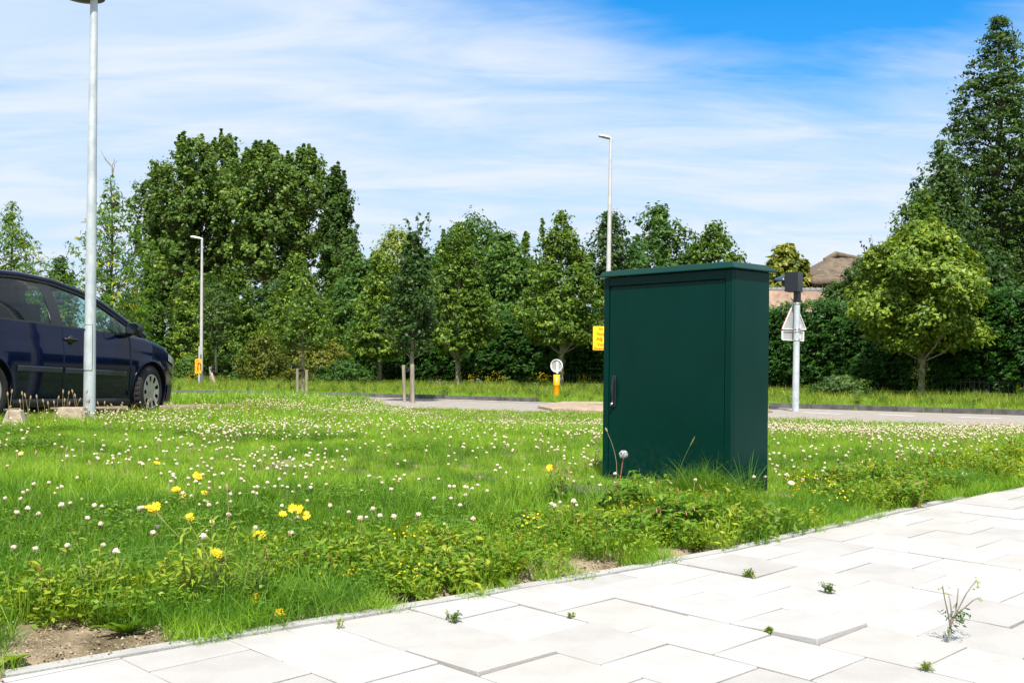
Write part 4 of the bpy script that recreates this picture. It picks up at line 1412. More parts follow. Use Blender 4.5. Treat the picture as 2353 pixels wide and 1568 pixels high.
for (a, c, Ln, h0, h1) in segs:
    d = (c - a).normalized(); n_ = Vector((-d.y, d.x, 0))
    if n_.y > 0: n_ = -n_          # towards the camera
    nvec = np.array([n_.x, n_.y, 0]); dv = np.array([d.x, d.y, 0])
    n = int(HN * Ln / tot)
    # sprays: clusters of leaves hanging outward
    ncl = n // 12
    s = hr.random(ncl) * Ln; f = s / Ln
    H = h0 + (h1 - h0) * f + .10 * np.sin(s * 1.7) + .08 * np.sin(s * 4.1 + 1)
    topm = hr.random(ncl) < .22
    z = np.where(topm, H + hr.normal(0, .10, ncl), .35 + (H - .30) * hr.random(ncl))
    dep = np.where(topm, hr.uniform(-1.3, .1, ncl), .06 + .10 * np.sin(s * 2.3 + z * 3) * 1 + .06 * np.sin(s * 6.1 - z * 7) + hr.normal(0, .06, ncl))
    dep = dep - .25 * np.clip((z - H + .4) / .5, 0, 1) * (~topm) - .35 * np.clip((.9 - z) / .6, 0, 1)
    P0 = np.array([a.x, a.y, 0])[None] + dv[None] * s[:, None] + nvec[None] * dep[:, None]
    P0[:, 2] = z
    reps = 12
    C = np.repeat(P0, reps, 0)
    k_ = np.tile(np.arange(reps), ncl)
    ax = norm(nvec[None] * .8 + dv[None] * hr.normal(0, .7, (ncl, 1)) + np.array([[0, 0, 1.]]) * (np.where(topm, 1.1, .05)[:, None] + hr.normal(0, .3, (ncl, 1))))
    AX = np.repeat(ax, reps, 0)
    sidev = norm(np.cross(AX, np.array([[0, 0, 1.]]) + 1e-3))
    t_ = (k_ / reps)[:, None]
    C = C + AX * (t_ * .20) + sidev * hr.normal(0, .045, (len(C), 1)) + hr.normal(0, .02, C.shape)
    C[:, 2] -= (t_[:, 0] ** 2) * .05
    Ld = norm(AX + sidev * hr.normal(0, .8, (len(C), 1)) + np.array([[0, 0, -.25]]))
    Nn = norm(np.array([[0, 0, 1.]]) * .7 + nvec[None] * .6 + hr.normal(0, .45, C.shape))
    VV.append(leafq(C, Nn, Ld, hr.uniform(.05, .095, len(C)), hr.uniform(.012, .026, len(C))))
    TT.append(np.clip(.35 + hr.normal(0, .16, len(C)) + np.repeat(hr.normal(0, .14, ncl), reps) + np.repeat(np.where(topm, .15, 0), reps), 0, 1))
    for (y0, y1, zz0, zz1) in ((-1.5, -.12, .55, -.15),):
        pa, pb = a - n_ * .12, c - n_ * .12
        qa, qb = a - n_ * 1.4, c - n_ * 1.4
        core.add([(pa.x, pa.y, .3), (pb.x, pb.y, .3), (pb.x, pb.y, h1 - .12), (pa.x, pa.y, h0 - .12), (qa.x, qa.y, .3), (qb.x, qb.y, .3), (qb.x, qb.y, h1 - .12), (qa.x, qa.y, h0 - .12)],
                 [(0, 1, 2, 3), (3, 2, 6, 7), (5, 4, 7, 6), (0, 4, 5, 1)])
hedge = empty('hedge', HP[4], 0, 'long tall clipped conifer hedge running behind the road', 'hedge')
me_ = quads_mesh('foliage', np.concatenate(VV), np.concatenate(TT), MAT['lf_conifer'])
o = link_mesh('foliage', me_, hedge); o.matrix_parent_inverse = Matrix.Translation(-hedge.location)
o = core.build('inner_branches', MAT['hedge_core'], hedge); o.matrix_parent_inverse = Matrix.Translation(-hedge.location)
# fence of thin bars in the gap under the hedge
def bar_fence(xa, xb, label):
    pts = []
    for k in range(len(HP) - 1):
        a, c = HP[k], HP[k + 1]
        L_ = (c - a).length; d = (c - a) / L_; n_ = Vector((-d.y, d.x, 0)); n_ = -n_ if n_.y > 0 else n_
        s = 0
        while s < L_:
            q = a + d * s + n_ * .02
            sx = 1176 + FPX * q.x / q.y
            if xa < sx < xb: pts.append(q)
            s += .16
    fo = empty('bar_fence', pts[0], 0, label, 'fence', 'dark bar fences at the foot of the hedge')
    bm_ = MB(); bm_.box((0, 0, .36), (.022, .022, .72)); bme = bm_.mesh('bar', MAT['fence'])
    for q in pts:
        o = link_mesh('bar', bme, fo); o.location = q - pts[0]
    b = MB()
    for zz in (.12, .62):
        b.tube([q - pts[0] + Vector((0, .02, zz)) for q in pts], .016, 5, smooth=False)
    b.build('rail', MAT['fence'], fo)
bar_fence(1290, 1385, 'dark bar fence under the hedge just left of the green cabinet')
bar_fence(2150, 2352, 'dark bar fence under the hedge at the right edge of the picture')
# ==================================================================== TREES
PROF = {
    'linden': ([0, .08, .22, .42, .62, .80, .93, 1], [.50, .90, 1.0, .84, .58, .34, .15, .03]),
    'narrow': ([0, .1, .3, .55, .8, 1], [.45, .85, 1, .9, .55, .06]),
    'poplar': ([0, .12, .35, .65, .85, 1], [.45, .85, 1, .95, .72, .22]),
    'round': ([0, .15, .4, .65, .85, 1], [.45, .85, 1, .92, .66, .16]),
    'column': ([0, .1, .4, .7, .9, 1], [.5, .9, 1, .88, .6, .12]),
    'cone': ([0, .1, .3, .5, .68, .82, .92, 1], [.80, 1.0, .92, .80, .68, .48, .27, .05]),
    'bush': ([0, .3, .6, .85, 1], [.8, 1, .9, .6, .15]),
    'open': ([0, .15, .4, .65, .85, 1], [.5, .9, 1, .75, .5, .1]),
}
def make_crown_data(seed, H0, H1, Rx, kind, ncl, per, lsize, csize, plumes=0, fine_clumps=True, flat=.8, hollow=.35, droop=0.0, lobes=.16, tip_up=.3, leafw=.55, topper=0, tint_shift=0.0, warm=0.0):
    g = np.random.default_rng(seed)
    xs, ys = PROF[kind]
    if fine_clumps: ncl, per, csize = int(ncl * 2.7), max(14, int(per * .40)), csize * .60
    # clump centres
    t = g.random(ncl * 3)
    r_at = np.interp(t, xs, ys)
    keep = g.random(ncl * 3) < np.clip(r_at, .12, 1)
    t = t[keep][:ncl]; r_at = r_at[keep][:ncl]; n = len(t)
    ang = g.random(n) * 2 * np.pi
    rad = (hollow + (1 - hollow) * np.sqrt(g.random(n)))
    # lobed outline: big limbs push out in some directions
    ph = g.random(6) * 6.28
    lob = 1 + lobes * (np.sin(ang * 3 + ph[0] + t * 5) + .8 * np.sin(ang * 5 + ph[1] - t * 9) + .8 * np.sin(t * 17 + ph[2] + ang * 2))
    rr_ = Rx * r_at * rad * lob
    C = np.stack([rr_ * np.cos(ang), rr_ * np.sin(ang), H0 + (H1 - H0) * t], -1)
    C[:, 2] -= droop * (rr_ / max(Rx, .01)) * Rx * .5
    cs = csize * g.uniform(.45, 1.6, n)
    if plumes:
        csize = csize * .95; cc = []; c2 = []
        for q in range(plumes):
            a_ = g.random() * 6.283; rd = Rx * g.uniform(.15, .95)
            tq = 1 - (rd / Rx) ** 2 * g.uniform(.25, .65)
            zt_ = H0 + (H1 - H0) * tq; L_ = (H1 - H0) * g.uniform(.08, .20)
            for w_ in range(9):
                f = w_ / 8
                cc.append([rd * np.cos(a_) * (1 - .05 * f) + g.normal(0, .04) * csize, rd * np.sin(a_) + g.normal(0, .04) * csize, zt_ - L_ * .7 + L_ * f]); c2.append(csize * (.95 - .68 * f))
        cc = np.array(cc); C = np.concatenate([C, cc]); cs = np.concatenate([cs, c2])
        ang = np.arctan2(C[:, 1], C[:, 0]); rad = np.hypot(C[:, 0], C[:, 1]) / Rx; t = (C[:, 2] - H0) / (H1 - H0); n = len(C)
    outward = np.stack([np.cos(ang) * rad, np.sin(ang) * rad, .55 * (t - .3)], -1)
    # leaves around each clump: flattened shell
    off = g.normal(0, 1, (n, per, 3)); off = norm(off) * (g.random((n, per, 1)) ** .5)
    off[..., 2] *= flat
    P = C[:, None, :] + off * cs[:, None, None]
    P[..., 2] -= droop * .5 * (off[..., 0] ** 2 + off[..., 1] ** 2) * cs[:, None]
    Nn = norm(off * .9 + outward[:, None, :] * .5 + np.array([0, 0, .55]) + g.normal(0, .45, off.shape))
    Ld = norm(g.normal(0, 1, off.shape) + off * .8 + np.array([0, 0, -droop * .9 - .15]))
    m = n * per
    P = P.reshape(m, 3); Nn = Nn.reshape(m, 3); Ld = Ld.reshape(m, 3)
    ls = lsize * g.uniform(.5, 1.35, m)
    Vq = leafq(P, Nn, Ld, ls, ls * leafw)
    tint = .42 + tint_shift + g.normal(0, .19, m) + np.repeat(g.normal(0, .10, n), per) + warm * np.repeat((g.random(n) < .12) * .5, per)
    return C, Vq, np.clip(tint, 0, 1)
def make_trunk(seed, H0, H1, r0, C, nl, lean_=(0, 0), bare_top=.85, sides=8):
    g = np.random.default_rng(seed + 99)
    b = MB()
    zt = H0 + (H1 - H0) * bare_top
    pts = []
    for k in range(9):
        f = k / 8
        pts.append(Vector((lean_[0] * f + g.normal(0, .012) * zt * .35 * (k > 0), lean_[1] * f + g.normal(0, .012) * zt * .35 * (k > 0), -.1 + (zt + .1) * f)))
    rad = [r0 * (1.35 if k == 0 else 1) * (1 - .88 * (k / 8) ** 1.1) + .008 for k in range(9)]
    b.tube(pts, rad, sides)
    sel = g.permutation(len(C))[:nl]
    for i in sel:
        c = Vector(C[i]); 
        zr = max(H0 * .75 + .0, min(zt * .98, c.z - (.45 + .5 * g.random()) * math.hypot(c.x, c.y)))
        f = (zr + .1) / (zt + .1); k = min(7, int(f * 8)); ff = f * 8 - k
        s = pts[k].lerp(pts[k + 1], ff)
        mid = s.lerp(c, .5) + Vector((0, 0, -.06 * (c - s).length + g.normal(0, .04) * (c - s).length))
        rb = max(.010, (rad[k]) * .36)
        b.tube([s, mid, c], [rb, rb * .6, rb * .2], 5, cap=False)
    return b
def tree(name, cat, label, group, base, H0, H1, Rx, kind, mat, seed, ncl, per, lsize, csize, r0=.09, bark='bark', nl=30, bare_top=.88, lean_=(0, 0), yscale=1.0, **kw):
    o = empty(name, base, 0, label, cat, group)
    C, Vq, ti = make_crown_data(seed, H0, H1, Rx, kind, ncl, per, lsize, csize, **kw)
    if lean_ != (0, 0):
        f = (Vq[..., 2:3] / H1)
        Vq[..., 0:1] += f * lean_[0]; Vq[..., 1:2] += f * lean_[1]
        C[:, 0] += C[:, 2] / H1 * lean_[0]
    link_mesh('crown', quads_mesh('crown', Vq, ti, MAT[mat]), o)
    make_trunk(seed, H0, H1, r0, C, nl, lean_, bare_top).build('trunk', MAT[bark], o)
    return o
def tree_px(name, cat, label, group, x, D, ytop, ybot, hw, kind, mat, seed, ncl, per, lsize, csize, z0=0.0, **kw):
    """x at crown middle height, crown from ybot to ytop, half width hw, all in view pixels"""
    v = at(x, (ytop + ybot) / 2, D)
    base = Vector((v.x, D, z0))
    H1 = at(x, ytop, D).z - z0; H0 = at(x, ybot, D).z - z0
    return tree(name, cat, label, group, base, H0, H1, hw / FPX * D, kind, mat, seed, ncl, per, lsize, csize, **kw)

GL = 'clipped row of young linden trees along the hedge'
LIN = [
    (2118, 33.4, 510, 800, 116, 'broad yellow green linden at the right with ivy on its trunk', 21, 640),
    (1290, 42, 486, 785, 108, 'pointed linden standing behind the amber bollard', 22, 260),
    (1054, 43.5, 515, 805, 84, 'slim pointed linden in the middle, right of the tied young tree', 23, 210),
    (872, 46, 578, 820, 70, 'yellowish linden just left of the tied young tree nearest the road', 24, 170),
    (684, 49, 583, 815, 82, 'linden in front of the poplars with leaves down to the two stakes', 25, 200),
    (545, 50, 600, 840, 72, 'linden right of the distant street lamp', 26, 180),
    (434, 52, 615, 850, 56, 'narrow linden just left of the distant street lamp', 27, 140),
    (344, 51, 620, 880, 48, 'dark narrow linden seen above the bonnet of the blue car', 28, 140),
]
for (x, D, yt, yb, hw, lab, sd_, nc) in LIN:
    tree_px('linden_tree', 'tree', lab, GL, x, D, yt, yb, hw, 'round' if x == 2118 else 'linden', 'lf_linden', sd_, int(nc * 1.4), 62, .075, .40, r0=.10, bark='bark_pale', nl=34, flat=.55, hollow=.2, lobes=(.34 if x == 2118 else .17), plumes=(12 if x == 2118 else 5), droop=.15,
            tint_shift=(.12 if x in (1290, 872, 2118) else -.02 if x != 344 else -.3))
# upper pointed part of the right linden (second leader) belongs to a taller tree behind
tree_px('tall_tree', 'tree', 'tall irregular dark tree left of the pointed conifer at the right edge', None, 2162, 41, 330, 720, 74, 'narrow', 'lf_dark', 31, 200, 60, .085, .55, r0=.16, nl=30, lobes=.3, tint_shift=.08)
tree_px('linden_tree', 'tree', 'upright linden crown rising above the broad one at the right', GL, 2112, 38, 432, 740, 78, 'narrow', 'lf_linden', 33, 150, 60, .075, .42, r0=.10, nl=26, tint_shift=-.08)
# young staked trees
o = tree_px('young_tree', 'tree', 'dark leaved young tree tied between two stakes nearest the road', 'young trees tied to stakes', 950, 27.9, 535, 805, 56, 'open', 'lf_dark', 41, 150, 46, .060, .26, r0=.052, bark='bark_pale', nl=40, lobes=.25, hollow=.2, tint_shift=.0, bare_top=.95)
o = tree_px('young_tree', 'tree', 'slim young tree tied between two short stakes in front of the poplars', 'young trees tied to stakes', 697, 34.2, 640, 800, 66, 'linden', 'lf_linden', 42, 120, 46, .060, .30, r0=.048, bark='bark_pale', nl=40, lobes=.25, tint_shift=-.12, bare_top=.9)
o = tree_px('young_tree', 'tree', 'thin young tree beside the leaning stake near the distant lamp', 'young trees tied to stakes', 498, 46.2, 650, 790, 44, 'round', 'lf_dark', 43, 90, 46, .065, .34, r0=.055, bark='bark_pale', nl=30, lobes=.2, tint_shift=.12)
# twig sprays on top of the first young tree
def twig_tree(par, x, y, D, tips, mat, seed, leaf=.055, n=16):
    g = np.random.default_rng(seed); b = MB(); Cs = []; Ls = []
    s = at(x, y, D) - par.location
    for (tx, ty) in tips:
        e = at(tx, ty, D + g.normal(0, .2)) - par.location
        m_ = s.lerp(e, .5) + Vector((g.normal(0, .06), 0, g.normal(0, .05)))
        b.tube([s, m_, e], [.014, .009, .003], 5, cap=False)
        for k in range(n):
            f = .15 + .85 * k / n
            q = s.lerp(m_, f * 2) if f < .5 else m_.lerp(e, f * 2 - 1)
            Cs.append(np.array(q) + g.normal(0, .045, 3)); Ls.append(np.array((e - s).normalized()) * .4 + g.normal(0, .6, 3))
    Cs = np.array(Cs); Ls = norm(np.array(Ls)); Nn = norm(g.normal(0, 1, Cs.shape) + np.array([0, -.4, .4]))
    l = leaf * g.uniform(.7, 1.3, len(Cs))
    link_mesh('leader_leaves', quads_mesh('leader_leaves', leafq(Cs, Nn, Ls, l, l * .6), g.uniform(.1, .6, len(Cs)), MAT[mat]), par)
    b.build('twig', MAT['bark'], par)
yt_ = [o_ for o_ in COL.objects if o_.name == 'young_tree'][0]
twig_tree(yt_, 952, 580, 27.9, [(985, 488), (960, 487), (932, 498), (945, 520), (972, 515), (990, 500)], 'lf_dark', 5, .06, 22)
# poplars: broad mass behind
GP = 'big poplars behind the lindens'
for (x, D, yt, yb, hw, lab, sd_, nc, kd, ts) in [
    (440, 74, 322, 745, 100, 'big poplar, left crown of the great poplar group', 51, 480, 'poplar', -.06),
    (372, 76, 385, 715, 64, 'low left shoulder poplar of the great poplar group, right of the lamp post', 52, 260, 'poplar', -.1),
    (520, 77, 312, 780, 82, 'big poplar with a twin pointed top in the great poplar group', 53, 380, 'poplar', .0),
    (612, 73, 335, 640, 92, 'broad light green poplar in the middle of the group with a gap below its crown', 54, 420, 'round', .14),
    (695, 75, 342, 640, 74, 'right poplar of the group with sky showing through its branches', 55, 200, 'poplar', .10),
    (772, 72, 385, 780, 38, 'narrow dark columnar poplar at the right end of the group', 56, 280, 'column', -.12),
]:
    tree_px('poplar_tree', 'tree', lab, GP, x, D, yt, yb, hw, kd, 'lf_poplar', sd_, int(nc * .74), 58, .125, .60, r0=.34, nl=60, lobes=.34, hollow=.10, flat=1.0, plumes=20, tint_shift=ts, bare_top=.9, leafw=.75)
# backdrop trees and bushes between
BK = [
    ('willow_tree', 'pale weeping willow behind the slim lindens in the middle', 912, 66, 528, 800, 86, 'round', 'lf_willow', 61, 300, .12, .75, dict(droop=.5, flat=1.3, lobes=.12)),
    ('broadleaf_tree', 'rounded dark green tree behind the slim pointed linden', 1085, 63, 497, 800, 108, 'round', 'lf_mid', 62, 380, .12, .8, dict(lobes=.14, tint_shift=-.08)),
    ('broadleaf_tree', 'lower round tree left of the linden behind the bollard', 1160, 60, 538, 800, 62, 'round', 'lf_mid', 63, 240, .12, .7, dict(lobes=.2)),
    ('birch_tree', 'loose dark birch behind the tall slim street lamp', 1400, 58, 482, 800, 66, 'open', 'lf_dark', 64, 240, .10, .6, dict(lobes=.3, tint_shift=.05)),
    ('ash_tree', 'airy ash with divided leaves above the left part of the cabinet', 1512, 56, 474, 760, 92, 'open', 'lf_mid', 65, 300, .11, .55, dict(lobes=.3, tint_shift=.02)),
    ('broadleaf_tree', 'light green rounded tree peeking over the middle of the cabinet', 1640, 54, 515, 760, 58, 'round', 'lf_linden', 66, 170, .10, .5, dict(lobes=.15, tint_shift=.05)),
    ('broadleaf_tree', 'low light green bush top just above the right part of the cabinet', 1695, 55, 586, 760, 40, 'bush', 'lf_linden', 67, 110, .10, .5, dict()),
    ('broadleaf_tree', 'low yellowish crown between the ash and the light green rounded tree', 1590, 57, 580, 760, 42, 'bush', 'lf_linden', 68, 110, .10, .5, dict()),
    ('chestnut_tree', 'rounded horse chestnut with brownish leaf edges right of the cabinet top', 1802, 49, 560, 780, 70, 'round', 'lf_chestnut', 69, 190, .16, .38, dict(lobes=.12, tint_shift=.02, warm=.6, droop=.6)),
    ('broadleaf_tree', 'dark green tree filling the gap below the columnar poplar', 803, 64, 545, 860, 48, 'round', 'lf_poplar', 70, 170, .13, .7, dict(tint_shift=-.05, lobes=.3)),
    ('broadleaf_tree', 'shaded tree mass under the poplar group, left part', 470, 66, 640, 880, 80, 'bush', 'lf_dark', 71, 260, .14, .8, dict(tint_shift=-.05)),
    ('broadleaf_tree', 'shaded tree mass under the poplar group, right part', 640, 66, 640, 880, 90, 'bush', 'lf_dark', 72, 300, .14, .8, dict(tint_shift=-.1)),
    ('broadleaf_tree', 'green tree mass behind the yellowish linden', 835, 62, 600, 880, 95, 'bush', 'lf_mid', 73, 260, .13, .75, dict(tint_shift=-.1)),
    ('broadleaf_tree', 'green tree mass behind the linden at the amber bollard', 1225, 60, 600, 860, 95, 'bush', 'lf_mid', 74, 260, .12, .75, dict(tint_shift=-.15)),
    ('broadleaf_tree', 'green tree mass between the round trees and the hedge top', 990, 61, 590, 860, 90, 'bush', 'lf_mid', 78, 260, .12, .75, dict(tint_shift=-.08)),
    ('broadleaf_tree', 'dark tree mass behind the left edge of the cabinet top', 1440, 60, 600, 800, 80, 'bush', 'lf_mid', 79, 260, .11, .7, dict(tint_shift=-.1)),
    ('broadleaf_tree', 'small dark tree above the roof of the blue car', 137, 47, 592, 860, 36, 'round', 'lf_dark', 75, 170, .085, .42, dict(tint_shift=.15, lobes=.2)),
    ('broadleaf_tree', 'dark rounded tree behind the bonnet of the blue car', 300, 50, 672, 890, 52, 'bush', 'lf_mid', 76, 200, .09, .5, dict(tint_shift=-.1)),
    ('broadleaf_tree', 'dark tree left of the pale lamp post behind the car roof', 40, 52, 640, 890, 95, 'bush', 'lf_dark', 77, 260, .10, .6, dict()),
]
for (nm, lab, x, D, yt, yb, hw, kd, mt_, sd_, nc, ls, cs, kw) in BK:
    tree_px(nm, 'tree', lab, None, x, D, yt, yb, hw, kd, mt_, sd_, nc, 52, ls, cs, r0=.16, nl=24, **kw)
# feathery trees at the left
for (x, D, yt, yb, hw, lab, sd_, nc) in [
    (255, 27.5, 400, 800, 100, 'feathery light green young tree with yellow leaves behind the thick lamp post', 81, 270),
    (26, 29, 460, 740, 84, 'feathery light green young tree at the left edge above the car', 82, 210)]:
    o = tree_px('robinia_tree', 'tree', lab, 'feathery young trees behind the car', x, D, yt, yb, hw, 'narrow', 'lf_robinia', sd_, nc, 40, .052, .24, r0=.055, nl=90, lobes=.32, hollow=.1, flat=.5, droop=.9, warm=.9, tint_shift=-.1, leafw=.35, bare_top=.97)
    if x == 255:
        b = MB(); 
        s0 = at(258, 405, D) - o.location
        for tips in ([(257, 385), (243, 368), (231, 345)], [(258, 382), (246, 370), (234, 352)], [(263, 378), (270, 368)], [(258, 380), (262, 372), (263, 364)]):
            b.tube([s0] + [at(q[0], q[1], D) - o.location for q in tips], [.016] + [.009] * (len(tips) - 1) + [.003], 5, cap=False)
        b.build('bare_twig', MAT['bark_pale'], o)
# big conifer and dark trees at the right edge
o = tree_px('redwood_tree', 'tree', 'very tall pointed conifer at the right edge of the picture', None, 2292, 45, 40, 880, 185, 'cone', 'lf_redwood', 91, 1300, 66, .085, .52, r0=.30, nl=120, lobes=.12, hollow=.12, flat=.38, droop=.35, leafw=.42, bare_top=.96)
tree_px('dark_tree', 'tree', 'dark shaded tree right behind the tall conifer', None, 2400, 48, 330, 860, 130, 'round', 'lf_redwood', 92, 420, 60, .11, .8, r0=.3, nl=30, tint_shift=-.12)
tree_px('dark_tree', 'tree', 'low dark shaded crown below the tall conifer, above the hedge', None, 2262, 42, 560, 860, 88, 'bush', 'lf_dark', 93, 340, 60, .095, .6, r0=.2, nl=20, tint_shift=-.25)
o = tree_px('ivy_bush', 'bush', 'dark climbing bush growing over the thatched roof left of the broad linden', None, 1985, 41, 596, 740, 62, 'bush', 'lf_dark', 94, 190, 60, .06, .36, r0=.06, nl=20, lobes=.3, tint_shift=.05)
twig_tree(o, 2010, 600, 41, [(1975, 550), (2000, 538), (2022, 552), (1985, 565), (1996, 552)], 'lf_dark', 8, .075, 14)
tree_px('ivy_bush', 'bush', 'lower dark bush in front of the thatched roof beside the detector box', None, 1925, 41.5, 648, 740, 46, 'bush', 'lf_dark', 95, 110, 60, .06, .34, r0=.05, nl=12, tint_shift=.08)
# shrubs at the foot
for (x, D, yt, yb, hw, mt_, lab, sd_, nc, ts) in [
    (612, 46, 765, 893, 62, 'lf_shrub', 'olive green shrub with loose branches behind the two short stakes', 101, 150, -.2),
    (742, 45, 770, 893, 62, 'lf_shrub', 'yellowish spreading shrub right of the two short stakes', 102, 150, .05),
    (790, 44.5, 826, 896, 66, 'lf_mid', 'dark rounded bush between the shrubs and the hedge', 103, 170, -.1),
    (430, 47, 815, 893, 30, 'lf_mid', 'bright green bush beside the orange diversion sign', 104, 70, .2),
    (548, 47, 800, 893, 34, 'lf_mid', 'small green bush at the foot of a linden left of the olive shrub', 105, 80, .0),
    (1935, 33, 866, 918, 62, 'lf_dark', 'low dark bramble bush at the foot of the hedge right of the sign post', 106, 120, .0)]:
    tree_px('shrub', 'shrub', lab, 'shrubs along the far side of the road', x, D, yt, yb, hw, 'bush', mt_, sd_, nc, 46, .06, .34, r0=.035, nl=14, tint_shift=ts, flat=.5)
# ivy on trunks
for nm_i, (x, D, ya, yb) in enumerate([(2118, 33.2, 770, 915), (1290, 41.8, 775, 860), (1054, 43.3, 800, 880), (868, 45.8, 820, 885)]):
    g = np.random.default_rng(200 + nm_i)
    pts = [o_ for o_ in COL.objects if o_.name.startswith('linden_tree') and abs(1176 + FPX * o_.location.x / o_.location.y - x) < 16]
    par = pts[0]
    n = 260 if nm_i == 0 else 90
    z0, z1 = max(0.05, at(x, yb, D).z), at(x, ya, D).z
    z = g.uniform(z0, z1, n); a_ = g.uniform(0, 6.28, n); r_ = (.14 if nm_i else .20) + g.normal(0, .05, n)
    C = np.stack([r_ * np.cos(a_), r_ * np.sin(a_), z], -1)
    Nn = norm(np.stack([np.cos(a_), np.sin(a_), .4 + 0 * a_], -1) + g.normal(0, .4, C.shape)); Ld = norm(g.normal(0, 1, C.shape) + np.array([0, 0, -.8]))
    l = g.uniform(.035, .075, n)
    link_mesh('trunk_leaves', quads_mesh('trunk_leaves', leafq(C, Nn, Ld, l, l * .65), g.uniform(.1, 1, n), MAT['lf_ivy']), par)

# ==================================================================== GROUND COVER (scattered, uncountable)
proto_col = {}
def proto(colname, me):
    c = proto_col.get(colname)
    if c is None:
        c = bpy.data.collections.new(colname); proto_col[colname] = c
    o = bpy.data.objects.new('%s_%02d' % (colname, len(c.objects)), me)
    c.objects.link(o)
def strips(name, n, R_, hmin, hmax, wd, bend, mat, seed, seg=3, tint=(.2, .8), lean0=.25, tuft=False, tipc=0.):
    """n grass blades in a disc; every blade a bent tapering strip of quads (last one a sliver)"""
    g = np.random.default_rng(seed)
    a = g.random(n) * 6.28; r_ = np.sqrt(g.random(n)) * R_ * (.25 if tuft else 1)
    bx, by = r_ * np.cos(a), r_ * np.sin(a)
    if tuft: az = a + g.normal(0, .5, n)
    else: az = g.random(n) * 6.28
    h = g.uniform(hmin, hmax, n); ln = np.abs(g.normal(lean0, .2, n)); bd = g.uniform(.3, 1, n) * bend
    faz = az + np.pi / 2 + g.normal(0, .6, n)
    w = wd * g.uniform(.7, 1.3, n)
    Q = []; 
    def pt(s):
        th_ = ln + bd * s
        ho = h * (np.sin(ln) * s + bd * s * s * .5); ve = h * (np.cos(ln) * s - bd * s * s * .22)
        return np.stack([bx + ho * np.cos(az), by + ho * np.sin(az), ve - .01], -1)
    sv = np.stack([np.cos(faz), np.sin(faz), 0 * faz], -1)
    for k in range(seg):
        s0, s1 = k / seg, (k + 1) / seg
        w0 = w * (1 - s0 ** 1.7 * .92); w1 = w * (1 - s1 ** 1.7 * .97)
        p0, p1 = pt(s0), pt(s1)
        Q.append(np.stack([p0 - sv * w0[:, None], p0 + sv * w0[:, None], p1 + sv * w1[:, None], p1 - sv * w1[:, None]], 1))
    Qa = np.concatenate(Q)
    tb = g.uniform(*tint, n)
    ti = np.concatenate([np.clip(tb + tipc * (k / seg), 0, 1) for k in range(seg)])
    return quads_mesh(name, Qa, ti, mat)
def leaflets(name, n, R_, zlo, zhi, ls, lw, mat, seed, up=1.0, tint=(.1, .9), tri=False, stems=True):
    g = np.random.default_rng(seed)
    a = g.random(n) * 6.28; r_ = np.sqrt(g.random(n)) * R_
    P = np.stack([r_ * np.cos(a), r_ * np.sin(a), g.uniform(zlo, zhi, n)], -1)
    QQ = []; TT = []
    rep = 3 if tri else 1
    az0 = g.random(n) * 6.28
    tb = g.uniform(*tint, n)
    for k in range(rep):
        az = az0 + k * 2.094
        d = np.stack([np.cos(az), np.sin(az), g.normal(.05, .25, n)], -1)
        C = P + d * (ls * .9 if tri else 0)
        Nn = norm(np.array([[0, 0, up]]) + g.normal(0, .35, P.shape))
        l = ls * g.uniform(.7, 1.2, n)
        QQ.append(leafq(C, Nn, d, l, l * lw)); TT.append(tb)
    if stems:
        w = .0012
        b0 = P * np.array([.7, .7, 0]); sv = np.array([[w, 0, 0]])
        QQ.append(np.stack([b0 - sv, b0 + sv, P + sv, P - sv], 1)); TT.append(tb)
    return quads_mesh(name, np.concatenate(QQ), np.concatenate(TT), mat)
def leaf_strip(g, base, az, L_, W, rise, droop, segs=5, lobed=0.0):
    """one broad leaf as a bent strip; returns quads"""
    Q = []; 
    d = np.array([math.cos(az), math.sin(az), 0]); s = np.array([-d[1], d[0], 0])
    prev = None
    for k in range(segs + 1):
        t_ = k / segs
        p = base + d * L_ * t_ * (math.cos(rise) ) + np.array([0, 0, 1.]) * (L_ * (math.sin(rise) * t_ - droop * t_ * t_))
        w_ = W * (math.sin(math.pi * min(1, (t_ * .9 + .08))) ** .8) * (1 + lobed * (1 if k % 2 else -1))
        if k == segs: w_ = W * .05
        cur = (p - s * w_ + np.array([0, 0, w_ * .3]), p, p + s * w_ + np.array([0, 0, w_ * .3]))
        if prev is not None:
            Q.append([prev[0], prev[1], cur[1], cur[0]]); Q.append([prev[1], prev[2], cur[2], cur[1]])
        prev = cur
    return Q
def rosette(name, n, L_, W, seed, mat, rise=.5, lobed=0.0, hub=.0):
    g = np.random.default_rng(seed); Q = []; T_ = []
    for k in range(n):
        q = leaf_strip(g, np.array([0, 0, .005 + hub * g.random()]), 6.28 * k / n + g.normal(0, .2), L_ * g.uniform(.65, 1.15), W * g.uniform(.8, 1.2), rise * g.uniform(.5, 1.5), .35 * g.uniform(.3, 1.3), 6, lobed)
        Q += q; T_ += [g.uniform(.2, .8)] * len(q)
    return quads_mesh(name, np.array(Q), np.array(T_), mat)
